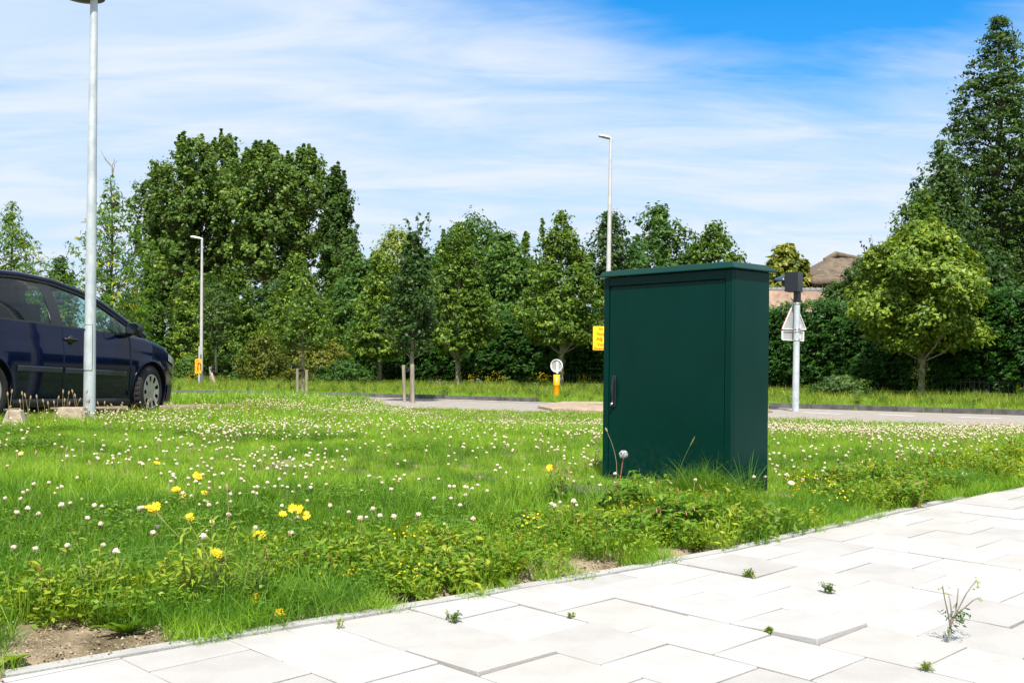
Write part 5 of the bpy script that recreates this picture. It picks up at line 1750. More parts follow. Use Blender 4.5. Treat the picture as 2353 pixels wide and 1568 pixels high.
def stemweed(name, seed, mat, nst=5, H=.28, LL=.07, LW=.014, nleaf=9, spread=.5, stem='stem_red', heads=False):
    """several stems with lanceolate leaves"""
    g = np.random.default_rng(seed); Q = []; T_ = []; MI = []
    for s_ in range(nst):
        az = g.random() * 6.28; ln = g.uniform(.1, spread); h = H * g.uniform(.6, 1.15)
        b0 = np.array([g.normal(0, .03), g.normal(0, .03), 0]) * min(1, H / .15)
        def P(t_): return b0 + np.array([math.cos(az) * ln * h * t_ ** 1.3, math.sin(az) * ln * h * t_ ** 1.3, h * (t_ - ln * .25 * t_ * t_)])
        for k in range(4):
            p0, p1 = P(k / 4), P((k + 1) / 4)
            for sv in (np.array([.0018, 0, 0]), np.array([0, .0018, 0])):
                Q.append([p0 - sv, p0 + sv, p1 + sv * .8, p1 - sv * .8]); T_.append(.5); MI.append(1)
        for k in range(nleaf):
            t_ = .15 + .85 * (k + g.random() * .5) / nleaf
            q = leaf_strip(g, P(min(1, t_)), k * 2.4 + g.normal(0, .4), LL * g.uniform(.7, 1.2) * (1.1 - .35 * t_), LW * g.uniform(.8, 1.2), g.uniform(.2, .9), g.uniform(.3, .8), 4)
            Q += q; T_ += [np.clip(g.normal(.45 + .25 * t_, .15), 0, 1)] * len(q); MI += [0] * len(q)
    return quads_mesh(name, np.array(Q), np.array(T_), [mat, MAT[stem]], np.array(MI))
def blossom_mesh(name, seed, r=.011, h=.11, n=34):
    """white clover head on its stalk"""
    g = np.random.default_rng(seed)
    v = norm(g.normal(0, 1, (n * 3, 3))); v = v[v[:, 2] > -.55][:n]
    top = np.array([g.normal(0, .012), g.normal(0, .012), h])
    C = top + v * np.array([r, r, r * .9]) * .85
    Q = leafq(C, norm(v + g.normal(0, .3, v.shape)), norm(v + g.normal(0, .5, v.shape)), np.full(len(v), r * .50), np.full(len(v), r * .30))
    Ti = np.clip(.45 + .55 * v[:, 2] + g.normal(0, .15, len(v)), 0, 1)
    # inner ball so it reads solid
    bb = []
    for i in range(6):
        for j in range(4):
            def sp(i_, j_):
                a = 6.283 * i_ / 6; e = -1.57 + 3.1416 * j_ / 4
                return top + np.array([math.cos(a) * math.cos(e), math.sin(a) * math.cos(e), math.sin(e)]) * r * .8
            bb.append([sp(i, j), sp(i + 1, j), sp(i + 1, j + 1), sp(i, j + 1)])
    sv = np.array([.0013, 0, 0]); sv2 = np.array([0, .0013, 0]); z0 = np.array([0, 0, 0.])
    st = [[z0 - sv, z0 + sv, top + sv, top - sv], [z0 - sv2, z0 + sv2, top + sv2, top - sv2]]
    Qa = np.concatenate([Q, np.array(bb), np.array(st)])
    Ta = np.concatenate([Ti, np.full(len(bb), .4), [.5, .5]])
    mi = np.concatenate([np.zeros(len(Q) + len(bb)), [1, 1]])
    return quads_mesh(name, Qa, Ta, [MAT['clover_w'], MAT['stem']], mi)

for k in range(6):
    proto('pg_short', strips('pg_short', 120, .12, .05, .13, .0017, .9, MAT['grass'], 300 + k, tipc=.15))
    proto('pg_dark', strips('pg_dark', 120, .12, .06, .15, .0019, .9, MAT['grass_dark'], 310 + k, tipc=.12))
    proto('pg_mid', strips('pg_mid', 90, .22, .06, .15, .0034, .9, MAT['grass'], 320 + k, tipc=.15))
    proto('pg_far', strips('pg_far', 80, .40, .10, .24, .0075, .8, MAT['grass'], 330 + k, seg=2, tipc=.1))
    proto('pg_verge', strips('pg_verge', 70, .38, .18, .55, .0085, .8, MAT['grass_far'], 340 + k, seg=2, tipc=.2))
    proto('pg_tuft', strips('pg_tuft', 110, .10, .16, .34, .0015, 1.5, MAT['grass_dark'], 350 + k, seg=5, tuft=True, lean0=.25, tint=(.3, .95)))
    proto('pc_clover', leaflets('pc_clover', 90, .14, .03, .085, .0075, .75, MAT['clover_leaf'], 360 + k, tri=True))
    proto('pc_blossom', blossom_mesh('pc_blossom', 370 + k, r=.0092, h=.085 + .012 * k))
    proto('pc_blossom_far', blossom_mesh('pc_blossom_far', 380 + k, r=.0088, h=.10 + .01 * k, n=16))
    proto('pw_herb', leaflets('pw_herb', 90, .10, .01, .10, .014, .45, MAT['weed'], 390 + k, up=.6))
    proto('pw_feather', strips('pw_feather', 260, .11, .05, .16, .0008, 1.6, MAT['feather'], 400 + k, seg=3, lean0=.5))
    proto('pw_lance', stemweed('pw_lance', 410 + k, MAT['weed'], nst=5, H=.15, LL=.055, LW=.009, nleaf=8, spread=.9))
    proto('pw_rosette', rosette('pw_rosette', 9, .13, .017, 420 + k, MAT['weed'], rise=.7, lobed=.25))
    proto('pv_weed', stemweed('pv_weed', 430 + k, MAT['lf_mid'], nst=6, H=.55, LL=.14, LW=.025, nleaf=8, spread=.5, stem='stem'))
    proto('pd_straw', strips('pd_straw', 40, .12, .03, .12, .0011, .6, MAT['straw'], 440 + k, lean0=1.1))
    proto('pw_broad', rosette('pw_broad', 7, .20, .05, 450 + k, MAT['lf_mid'], rise=.6, lobed=.0))
# small yellow dot flowers
g_ = np.random.default_rng(9)
for k in range(3):
    C = np.stack([g_.normal(0, .05, 7), g_.normal(0, .05, 7), g_.uniform(.08, .15, 7)], -1)
    Q = leafq(np.repeat(C, 2, 0), norm(np.tile([[0, -.4, 1.], [0, -1., .2]], (7, 1))), norm(g_.normal(0, 1, (14, 3))), np.full(14, .005), np.full(14, .005))
    proto('pf_dots', quads_mesh('pf_dots', Q, np.full(14, .5), MAT['petal_y']))

def scatter(name, colname, X, Y, Z, scl, seed, tiltx=.12, label=None, cat=None, kind='stuff'):
    g = np.random.default_rng(seed); n = len(X)
    me = bpy.data.meshes.new(name)
    me.vertices.add(n)
    me.vertices.foreach_set('co', np.stack([X, Y, Z], -1).reshape(-1).astype(np.float32))
    a = me.attributes.new('rot', 'FLOAT_VECTOR', 'POINT')
    rot = np.stack([g.normal(0, tiltx, n), g.normal(0, tiltx, n), g.random(n) * 6.283], -1)
    a.data.foreach_set('vector', rot.reshape(-1).astype(np.float32))
    a = me.attributes.new('scl', 'FLOAT', 'POINT'); a.data.foreach_set('value', np.asarray(scl, np.float32))
    a = me.attributes.new('pick', 'INT', 'POINT'); a.data.foreach_set('value', g.integers(0, len(proto_col[colname].objects), n).astype(np.int32))
    o = link_mesh(name, me)
    t = bpy.data.node_groups.new(name, 'GeometryNodeTree')
    t.interface.new_socket('Geometry', in_out='INPUT', socket_type='NodeSocketGeometry')
    t.interface.new_socket('Geometry', in_out='OUTPUT', socket_type='NodeSocketGeometry')
    gi = t.nodes.new('NodeGroupInput'); go = t.nodes.new('NodeGroupOutput')
    ci = t.nodes.new('GeometryNodeCollectionInfo'); ci.inputs['Collection'].default_value = proto_col[colname]
    ci.inputs['Separate Children'].default_value = True; ci.inputs['Reset Children'].default_value = True
    ip_ = t.nodes.new('GeometryNodeInstanceOnPoints'); ip_.inputs['Pick Instance'].default_value = True
    def attr(nm, ty):
        q = t.nodes.new('GeometryNodeInputNamedAttribute'); q.data_type = ty; q.inputs['Name'].default_value = nm; return q.outputs[0]
    t.links.new(gi.outputs[0], ip_.inputs['Points']); t.links.new(ci.outputs[0], ip_.inputs['Instance'])
    t.links.new(attr('pick', 'INT'), ip_.inputs['Instance Index'])
    er = t.nodes.new('FunctionNodeEulerToRotation')
    t.links.new(attr('rot', 'FLOAT_VECTOR'), er.inputs[0]); t.links.new(er.outputs[0], ip_.inputs['Rotation'])
    t.links.new(attr('scl', 'FLOAT'), ip_.inputs['Scale'])
    t.links.new(ip_.outputs[0], go.inputs[0])
    md = o.modifiers.new('scatter', 'NODES'); md.node_group = t
    tag(o, label, cat, None, kind)
    return o
def vnoise(x, y, s, seed=0):
    return (np.sin(x * s + 1.7 * seed + 1.3 * np.sin(y * s * .7 + seed)) + np.sin(y * s * 1.1 + 2.1 * seed + 1.1 * np.sin(x * s * .8 - seed)) + .6 * np.sin((x + y) * s * 2.1 + seed) + .6 * np.sin((x - y) * s * 2.7 - seed)) / 3.2
roadd_x = np.array([p.x for p in FK]); roadd_y = np.array([p.y for p in FK])
oo = np.argsort(roadd_x); FKX, FKY = roadd_x[oo], roadd_y[oo]
NKX = np.array([p.x for p in NK])[oo]; NKY = np.array([p.y for p in NK])[oo]
on2 = np.argsort(NKX); NKX, NKY = NKX[on2], NKY[on2]
def on_road(x, y):
    yk = np.interp(x, FKX, FKY); yn = np.interp(x, NKX, NKY)
    return (y > yn - .05) & (y < yk + .16)
cqa = np.array(cq)
def in_poly(x, y, P):
    ins = np.zeros(len(x), bool)
    n = len(P)
    for i in range(n):
        x1, y1 = P[i]; x2, y2 = P[(i + 1) % n]
        c = ((y1 > y) != (y2 > y)) & (x < (x2 - x1) * (y - y1) / (y2 - y1 + 1e-12) + x1)
        ins ^= c
    return ins
cabp = [(cn + fd * a_ + sd * b__) for a_, b__ in ((0, 0), (CW, 0), (CW, CD), (0, CD))]
cabp = [(v.x, v.y) for v in cabp]
def points(y0, y1, dens, seed, marg=.56, extra=1.5):
    g = np.random.default_rng(seed)
    A = (y1 - y0) * (2 * (marg * y1 + extra))
    n = int(A * dens)
    y = g.uniform(y0, y1, n); x = g.uniform(-(marg * y1 + extra), marg * y1 + extra, n)
    k = np.abs(x) < marg * y + extra
    x, y = x[k], y[k]
    k = ~in_poly(x, y, cabp) & ~in_poly(x, y, cqa) & ~on_road(x, y) & (edge_d(x, y) > 0.0)
    return x[k], y[k], g
def soil_patch(x, y):
    """bare places at the pavement's edge"""
    m_ = np.zeros_like(x)
    for (px, py, r_) in ((110, 1495, .22), (30, 1450, .12), (290, 1468, .13), (400, 1455, .07), (1345, 1303, .16), (1990, 1165, .08), (2170, 1135, .12), (200, 1430, .08)):
        c = pave_at(px, py)
        m_ = np.maximum(m_, np.exp(-(((x - c.x) ** 2 + (y - c.y) ** 2) / r_ ** 2) ** 1.5))
    return m_
ZO = lambda x, y: terrain(x, y)
# near lawn
x, y, g = points(2.2, 9.5, 150, 1, .60, .8)
d = edge_d(x, y); sp_ = soil_patch(x, y)
keep = (d > .015) & (g.random(len(x)) > sp_ * 1.05) & (g.random(len(x)) < sstep(-.05, .6, d) * .85 + .15)
dark = (vnoise(x, y, 1.9, 2) + .35 * vnoise(x, y, 5.3, 6) + sstep(.6, -1.2, x) * .55 * sstep(6.5, 4.5, y) - .3 * sstep(5.0, 6.8, y) + g.normal(0, .38, len(x))) > .22
k = keep & ~dark
cside = cn + sd * (CD * .55)
def side_clear(x, y):
    return 1 - .72 * np.exp(-(((x - cside.x - .12) / .26) ** 2 + ((y - cside.y + .08) / .26) ** 2) ** 1.5)
near_scale = lambda x, y, g: g.uniform(.7, 1.1, len(x)) * (1 - .35 * (y > 6.2)) * side_clear(x, y)
scatter('grass_lawn', 'pg_short', x[k], y[k], ZO(x[k], y[k]), near_scale(x[k], y[k], g), 11, label='short sunlit lawn grass between the pavement and the road', cat='grass')
k = keep & dark
scatter('grass_lawn', 'pg_dark', x[k], y[k], ZO(x[k], y[k]), near_scale(x[k], y[k], g), 12, label='deeper green lawn grass near the pavement', cat='grass')
x, y, g = points(9.3, 17, 46, 2, .56, 1.5)
scatter('grass_lawn', 'pg_mid', x, y, ZO(x, y), g.uniform(.55, .95, len(x)), 13, label='sunlit lawn grass in the middle distance', cat='grass')
x, y, g = points(16.5, 31, 17, 3, .56, 3)
yk = np.interp(x, NKX, NKY); k = y < yk
scatter('grass_lawn', 'pg_far', x[k], y[k], ZO(x[k], y[k]), g.uniform(.35, .6, k.sum()) * np.where(x[k] < -3, 1.7, .75), 14, label='lawn grass at the far side towards the road', cat='grass')
# verge behind the road
x, y, g = points(18, 60, 7, 4, .56, 6)
yk = np.interp(x, FKX, FKY)
k = (y > yk + .2)
ramp = np.clip((y - yk) / 9, .0, 1)
scatter('verge_grass', 'pg_far', x[k], y[k], ZO(x[k], y[k]), g.uniform(.5, .9, k.sum()), 15, label='green roadside verge beyond the road', cat='grass')
k2 = k & (g.random(len(x)) < .75 * np.clip((y - yk - 1.2) / 6, 0, 1))
scatter('verge_grass', 'pg_verge', x[k2], y[k2], ZO(x[k2], y[k2]), g.uniform(.45, 1.05, k2.sum()) * (.5 + .5 * ramp[k2]), 16, label='long seeding grass in front of the hedge', cat='grass')
k3 = k & (g.random(len(x)) < .10 * np.clip((y - yk - .5) / 4, 0, 1))
scatter('verge_weeds', 'pv_weed', x[k3], y[k3], ZO(x[k3], y[k3]), g.uniform(.4, .9, k3.sum()), 17, label='leafy weeds in the verge below the hedge', cat='weeds')
k4 = k & (y < yk + 1.6) & (g.random(len(x)) < .35) & (x > 6)
scatter('verge_weeds', 'pw_broad', x[k4], y[k4], ZO(x[k4], y[k4]), g.uniform(.7, 1.3, k4.sum()), 18, label='broad leaved weeds along the far kerb', cat='weeds')
# grass hanging over the edging
g = np.random.default_rng(44)
ex_, ey_ = [], []
for a_, b__ in zip(EDGE[:-1], EDGE[1:]):
    L_ = (b__ - a_).length; nn = int(min(L_, 9) * 34)
    for _ in range(nn):
        f = g.random(); q = a_.lerp(b__, f)
        if vnoise(np.array([q.x]), np.array([q.y]), 5.0, 8)[0] + g.normal(0, .25) > -.15 and q.y < 14:
            ex_.append(q.x + g.normal(0, .012)); ey_.append(q.y + g.normal(.015, .018))
ex_, ey_ = np.array(ex_), np.array(ey_)
kk_ = soil_patch(ex_, ey_) < .5
ex_, ey_ = ex_[kk_], ey_[kk_]
scatter('edge_grass', 'pg_short', ex_, ey_, ZO(ex_, ey_) + 0 * ex_, g.uniform(.35, .8, len(ex_)), 37, tiltx=.3, label='grass spilling over the edging of the pavement', cat='grass')
# clover leaves and blossoms
x, y, g = points(2.2, 9.5, 60, 5, .60, .8)
d = edge_d(x, y)
k = (d > .15) & (soil_patch(x, y) < .3) & (vnoise(x, y, 1.1, 4) + .55 * (x < -.2) - .55 * sstep(3.9, 5.2, y) > .15) & (g.random(len(x)) < .6)
scatter('clover_leaves', 'pc_clover', x[k], y[k], ZO(x[k], y[k]), g.uniform(.7, 1.1, k.sum()), 19, label='dark clover leaves mixed through the near lawn', cat='clover')
x, y, g = points(2.6, 9.0, 420, 6, .60, .8)
d = edge_d(x, y)
band_l = np.exp(-((y - 6.1 - .25 * x) / .75) ** 2) * (x < .6)
dm = np.clip(vnoise(x, y, 2.4, 7) * 1.1 + .05 + .4 * vnoise(x, y, 6.0, 2), 0, 1) * sstep(.35, 1.1, d) * (.10 + 1.1 * band_l + .6 * sstep(6.4, 8.5, y) + .25 * (x > 1.5))
dm = dm * .75 + .022 * sstep(.3, .9, d)
bxk = g.random(len(x)) < dm
xb, yb = x[bxk], y[bxk]
# the nearest blossoms become things of their own, further down
order = np.argsort(yb)
CL_X, CL_Y = xb[order[:110]], yb[order[:110]]
xr_, yr_ = xb[order[110:]], yb[order[110:]]
scatter('clover_blossoms', 'pc_blossom', xr_, yr_, ZO(xr_, yr_), np.random.default_rng(1).uniform(.8, 1.15, len(xr_)), 20, label='countless small white clover blossoms across the lawn', cat='clover')
x, y, g = points(9.0, 17.5, 230, 7, .56, 1.5)
dm = np.clip(vnoise(x, y, 1.3, 3) * .9 + .15 + .4 * (x > 2) + .35 * vnoise(x, y, 3.7, 5), 0.03, 1)
k = g.random(len(x)) < dm * .75
scatter('clover_blossoms', 'pc_blossom_far', x[k], y[k], ZO(x[k], y[k]), g.uniform(.75, 1.1, k.sum()), 21, label='dense white clover blossoms in the middle of the lawn', cat='clover')
x, y, g = points(17, 24, 60, 8, .56, 3)
k = (g.random(len(x)) < .3 * (vnoise(x, y, .5, 5) > -.1)) & (y < np.interp(x, NKX, NKY) - .4)
scatter('clover_blossoms', 'pc_blossom_far', x[k], y[k], ZO(x[k], y[k]), g.uniform(.8, 1.1, k.sum()), 22, label='scattered white blossoms at the far end of the lawn', cat='clover')
# edge weeds
x, y, g = points(2.2, 9.5, 130, 9, .60, .8)
d = edge_d(x, y); sp_ = soil_patch(x, y)
band = sstep(-.02, .05, d) * (1 - sstep(.45, 1.0, d + .25 * vnoise(x, y, 2.2, 1)))
kk_ = g.random(len(x)); ok = (sp_ < .35 + .5 * g.random(len(x)) ** 2) & (side_clear(x, y) > .75)
fea = (vnoise(x, y, 1.9, 9) > .45)
for (px, py, r_) in ((950, 1215, .16), (1830, 1175, .26), (1650, 1145, .16)):
    c = pave_at(px, py); fea |= ((x - c.x) ** 2 + (y - c.y) ** 2) < r_ ** 2
k = ok & fea & (kk_ < np.maximum(band, .35) * .9) & (d > .03) & (d < 1.5)
scatter('edge_weeds', 'pw_feather', x[k], y[k], ZO(x[k], y[k]), g.uniform(.7, 1.15, k.sum()), 23, label='feathery green weeds along the pavement edge', cat='weeds')
k = ok & ~fea & (kk_ < band * .55) & (d > .02)
scatter('edge_weeds', 'pw_herb', x[k], y[k], ZO(x[k], y[k]), g.uniform(.6, 1.3, k.sum()), 24, label='small leaved yellow green weeds along the pavement edge', cat='weeds')
k = ok & ~fea & (kk_ > .55) & (kk_ < .55 + band * .30) & (d > .05)
scatter('edge_weeds', 'pw_lance', x[k], y[k], ZO(x[k], y[k]), g.uniform(.45, 1.0, k.sum()), 25, tiltx=.3, label='sprawling weeds with pointed leaves along the pavement edge', cat='weeds')
k = ok & ~fea & (kk_ > .85) & (kk_ < .85 + band * .15) & (d > .05)
scatter('edge_weeds', 'pw_rosette', x[k], y[k], ZO(x[k], y[k]), g.uniform(.5, 1.2, k.sum()), 26, label='dandelion like leaf rosettes along the pavement edge', cat='weeds')
k = (g.random(len(x)) < .05 + sp_ * .2) & (d > 0.02) & (d < .8)
scatter('dry_straw', 'pd_straw', x[k], y[k], ZO(x[k], y[k]), g.uniform(.25, .6, k.sum()), 27, label='dry straw and dead stems on the bare soil', cat='straw')
k = (g.random(len(x)) < .07 * band) & (x > -.9)
scatter('tiny_yellow_flowers', 'pf_dots', x[k], y[k], ZO(x[k], y[k]), g.uniform(.7, 1.1, k.sum()), 28, label='tiny yellow flowers among the edge weeds', cat='flowers')
def crumbs(name, seed, n=26, Rr=.07):
    g = np.random.default_rng(seed); Q = []; T_ = []
    for _ in range(n):
        a, r0 = g.random() * 6.28, math.sqrt(g.random()) * Rr
        c = np.array([r0 * math.cos(a), r0 * math.sin(a), .0]); s_ = .0012 + .004 * g.random() ** 3
        o8 = g.uniform(.7, 1.2, (6, 1)) * s_ * np.array([[1, 0, 0], [0, 1, 0], [-1, 0, 0], [0, -1, 0], [0, 0, .9], [0, 0, -.6]]) + c
        for k in range(4):
            p, q = o8[k], o8[(k + 1) % 4]
            Q.append([p, q, (q + o8[4]) / 2, o8[4]]); Q.append([p, (p + o8[5]) / 2, o8[5], q])
        T_ += [g.random()] * 8
    return quads_mesh(name, np.array(Q), np.array(T_), MAT['crumb'])
for k in range(4): proto('ps_crumb', crumbs('ps_crumb', 470 + k))
x, y, g = points(2.2, 9.5, 420, 33, .60, .8)
d = edge_d(x, y)
k = (d < .7) & (d > .01) & (g.random(len(x)) < .12 + soil_patch(x, y))
scatter('soil_crumbs', 'ps_crumb', x[k], y[k], ZO(x[k], y[k]) + .001, g.uniform(.7, 1.5, k.sum()), 34, label='loose crumbs of soil and grit on the bare patches', cat='grit')
# grit and tiny moss along the paving joints
for k in range(3):
    proto('ps_joint', strips('ps_joint', 5, .006, .004, .013, .0008, .6, MAT['feather'], 480 + k, seg=2, lean0=.8))
g = np.random.default_rng(35); JX, JY = [], []
for _ in range(2600):
    s_ = int(g.integers(-14, 30)); t_ = g.uniform(-9, 16)
    q = Apt + A1 * (s_ * T + g.normal(0, .002)) + A2 * (t_ * T)
    if vnoise(np.array([q.x]), np.array([q.y]), 4.0, 3)[0] < .1: continue
    dd_j = edge_near(q.x, q.y)[0]
    if dd_j > .1 and q.y > 1.8: JX.append(q.x); JY.append(q.y)
JX, JY = np.array(JX), np.array(JY)
scatter('joint_grit', 'ps_joint', JX, JY, pave_z(JX, JY) - .004, g.uniform(.4, 1.0, len(JX)), 36, label='tiny moss and grit in the paving joints', cat='moss')
# long grass tufts by the cabinet and under the car
pts = []
g = np.random.default_rng(77)
for (px, py, n, sp2, sc_) in ((1640, 1150, 16, .11, .85), (1560, 1118, 10, .14, .6), (1480, 1100, 10, .12, .5)):
    c = pave_at(px, py)
    for _ in range(n):
        q = Vector((c.x + g.normal(0, sp2), c.y + g.normal(0, sp2 * .6), 0))
        if not in_poly(np.array([q.x]), np.array([q.y]), cabp)[0]: pts.append((q.x, q.y, sc_ * g.uniform(.7, 1.2)))
pa = np.array(pts)
scatter('grass_tufts', 'pg_tuft', pa[:, 0], pa[:, 1], ZO(pa[:, 0], pa[:, 1]), pa[:, 2], 29, label='longer grass tufts around the foot of the green cabinet', cat='grass')
x, y, g = points(9.2, 17.5, 30, 12, .56, 1.5)
k = (x < -2.9) & (np.abs(x - np.interp(y, [9.2, 11.4, 15.2, 17], [-6.3, -4.6, -3.45, -4.4])) < 1.0)
scatter('grass_tufts', 'pg_verge', x[k], y[k], ZO(x[k], y[k]), g.uniform(.16, .36, k.sum()), 30, label='longer grass along the car park edge', cat='grass')
# ==================================================================== INDIVIDUAL PLANTS
blos = [blossom_mesh('clover_flower', 500 + k, r=.0108, h=.09 + .01 * k, n=54) for k in range(6)]
g = np.random.default_rng(501)
for i in range(len(CL_X)):
    o = link_mesh('clover_flower', blos[i % 6])
    o.location = (CL_X[i], CL_Y[i], terr(CL_X[i], CL_Y[i])); o.rotation_euler = (g.normal(0, .15), g.normal(0, .15), g.random() * 6.28)
    s_ = g.uniform(.8, 1.2); o.scale = (s_, s_, s_)
    tag(o, 'white clover flower on a thin stalk in the foreground lawn', 'flower', 'white clover flowers in the foreground')
def ground_hit(x, y):
    v = ray(x, y); t = 2.0
    for _ in range(600):
        q = v * t
        if EYE + v.z * t < terr(q.x, q.y): break
        t += .02
    return Vector((v.x * t, t, terr(v.x * t, t)))
def yellow_head(seed, r=.017):
    g = np.random.default_rng(seed); n = 46
    a = g.random(n) * 6.28; e = np.repeat([.15, .5, .9], [22, 15, 9])
    d = np.stack([np.cos(a) * np.cos(e), np.sin(a) * np.cos(e), np.sin(e)], -1)
    C = d * r * .55; C[:, 2] *= .6
    up = np.array([[0, 0, 1.]])
    Nn = norm(up - d * .3); l = np.where(e < .3, r * .52, r * .36)
    Q = leafq(C, Nn, d, l, l * .38)
    Q2 = leafq(C[:14] * .5 - np.array([0, 0, r * .25]), norm(d[:14]), norm(-up + d[:14] * .3), np.full(14, r * .4), np.full(14, r * .2))
    return Q, Q2
def flower_plant(label, base, heads, seed, group='yellow flowers in the near lawn'):
    """base: point on the ground; heads: positions of the flower heads in world space"""
    o = empty('yellow_flower', base, 0, label, 'flower', group)
    g = np.random.default_rng(seed)
    st = MB(); c0 = sum(heads, Vector()) / len(heads)
    fork = base.lerp(c0, .72) if len(heads) > 1 else None
    def stem(a, b_):
        m_ = a.lerp(b_, .5) + Vector((g.normal(0, .012), g.normal(0, .012), 0))
        st.tube([a - base, m_ - base, b_ - base], [.0024, .002, .0015], 5, cap=False)
    if fork is not None: stem(base, fork)
    for k, h in enumerate(heads):
        stem(fork if fork is not None else base, h)
        Q, Q2 = yellow_head(seed * 7 + k, .021 * g.uniform(.85, 1.15))
        tilt = np.array((Matrix.Rotation(g.normal(.75, .25), 3, 'X') @ Matrix.Rotation(g.normal(0, .3), 3, 'Y') @ Matrix.Rotation(g.random() * 6, 3, 'Z')))
        Qa = np.concatenate([Q, Q2]) @ tilt.T + np.array(h - base)
        fh = link_mesh('flower_head', quads_mesh('flower_head', Qa, np.full(len(Qa), .5), [MAT['petal_y'], MAT['stem']], np.concatenate([np.zeros(len(Q)), np.ones(len(Q2))])), o)
    st.build('stem', MAT['stem'], o)
    return o
FP = [
    ([(405, 1124), (418, 1138)], (440, 1180), 'pair of yellow flower heads above the white clover on the left'),
    ([(345, 1168), (358, 1163), (352, 1172)], (455, 1290), 'cluster of three yellow flower heads on a long slanting stem, left'),
    ([(650, 1180), (672, 1166), (688, 1170), (702, 1183)], (655, 1250), 'cluster of four yellow flower heads in the middle of the left lawn'),
    ([(590, 1226), (602, 1230)], (585, 1290), 'small pair of yellow flowers below the cluster of four'),
    ([(498, 1270), (510, 1276), (509, 1286)], (520, 1350), 'bright yellow flower cluster above the feathery weed'),
    ([(585, 1373)], (588, 1410), 'single round yellow flower low above the pavement edge'),
    ([(642, 1408)], (644, 1424), 'lowest small yellow flower beside the pavement edge'),
    ([(450, 1090), (462, 1094), (457, 1098)], (462, 1130), 'distant small yellow cluster behind the white clover'),
    ([(470, 1132)], (472, 1160), 'single yellow flower right of the pair above the clover'),
    ([(360, 1063)], (361, 1085), 'tiny yellow flower far back in the left lawn'),
    ([(48, 1042)], (49, 1070), 'tiny yellow flower near the left edge of the picture'),
    ([(1263, 1074)], (1290, 1190), 'yellow flower on a tall reddish stalk left of the cabinet'),
    ([(436, 1188)], (440, 1230), 'half closed yellow bud right of the three headed cluster'),
]
for i, (hs, b_, lab) in enumerate(FP):
    base = ground_hit(*b_)
    Dd = base.y
    hw_ = [at(h[0], h[1], Dd + .02 * k) for k, h in enumerate(hs)]
    flower_plant(lab, base, hw_, 600 + i)
# plantain / seed stalks
def stalk(name, cat, label, group, base, tip, bend, head, hr_, hl, mat, stemmat='straw', rad=.0016):
    o = empty(name, base, 0, label, cat, group)
    b = MB(); v = tip - base; pts = []
    for k in range(7):
        f = k / 6; pts.append(v * f + Vector(bend) * math.sin(math.pi * f) )
    b.tube(pts, [rad * (1 - .4 * k / 6) for k in range(7)], 5, cap=False); b.build('stem', MAT[stemmat], o)
    d = (pts[-1] - pts[-2]).normalized()
    if head:
        b = MB(); b.tube([pts[-1] - d * hl * .2, pts[-1] + d * hl * .15, pts[-1] + d * hl * .6, pts[-1] + d * hl], [hr_ * .5, hr_, hr_ * .9, hr_ * .25], 8)
        b.build('seed_head', MAT[mat], o)
    return o
GP2 = 'brown plantain seed heads standing above the grass beside the car'
PLX = [18, 30, 47, 52, 60, 71, 84, 98, 112, 127, 138, 146, 152, 158, 160, 166, 176, 182, 197, 200, 220, 225, 240, 252, 258, 282, 306, 340, 346, 360, 395]
g = np.random.default_rng(71)
for i, x in enumerate(PLX):
    yt_ = 900 + 30 * g.random() if x < 215 else 925 + 12 * g.random()
    D = 9.6 + .0078 * x + g.random() * .25
    tp = at(x + g.normal(0, 2), yt_, D); b0 = Vector((tp.x + g.normal(0, .03), D, terr(tp.x, D)))
    if tp.z < b0.z + .12: tp.z = b0.z + .14 + .05 * g.random()
    stalk('plantain_stalk', 'plantain', 'brown headed plantain stalk in the long grass in front of the blue car', GP2, b0, tp, (g.normal(0, .02), 0, 0), True, .0085, .034, 'plantain', rad=.0020)
for (tx, ty, bx, by, lab, bend) in [
    (82, 1045, 100, 1108, 'plantain stalk curving left in the far left lawn', -.02),
    (153, 1035, 143, 1090, 'upright brown headed plantain stalk in the left lawn', 0.0),
    (208, 1068, 190, 1130, 'plantain stalk leaning right in the left lawn', .03),
    (522, 1125, 515, 1240, 'pale seed stalk between the yellow flower clusters', .01),
    (1240, 1000, 1242, 1060, 'thin straw coloured stalk in the lawn left of the cabinet', .0),
    (1192, 1015, 1210, 1075, 'curved straw stalk furthest left of the cabinet', -.02)]:
    base = ground_hit(bx, by); tp = at(tx, ty, base.y)
    stalk('plantain_stalk', 'plantain', lab, 'single seed stalks in the lawn', base, tp, (bend, 0, 0), True, .007, .03, 'plantain', rad=.0018)
base = pave_at(1409, 1105); base.y = 5.95; base.z = terr(base.x, base.y); base = Vector((at(1409, 1100, 5.95).x, 5.95, terr(.55, 5.95)))
stalk('plantain_stalk', 'plantain', 'bent seed stalk in front of the left cabinet edge', 'single seed stalks in the lawn', base, at(1394, 990, 5.95), (.035, 0, .01), True, .006, .022, 'plantain', rad=.0016)
base = Vector((at(1548, 1120, 5.85).x, 5.85, terr(.88, 5.85)))
stalk('grass_stalk', 'grass stalk', 'thin green grass stalk bending right in front of the cabinet door', None, base, at(1587, 1020, 5.75), (-.015, 0, .012), True, .0035, .05, 'stem', stemmat='stem', rad=.0014)
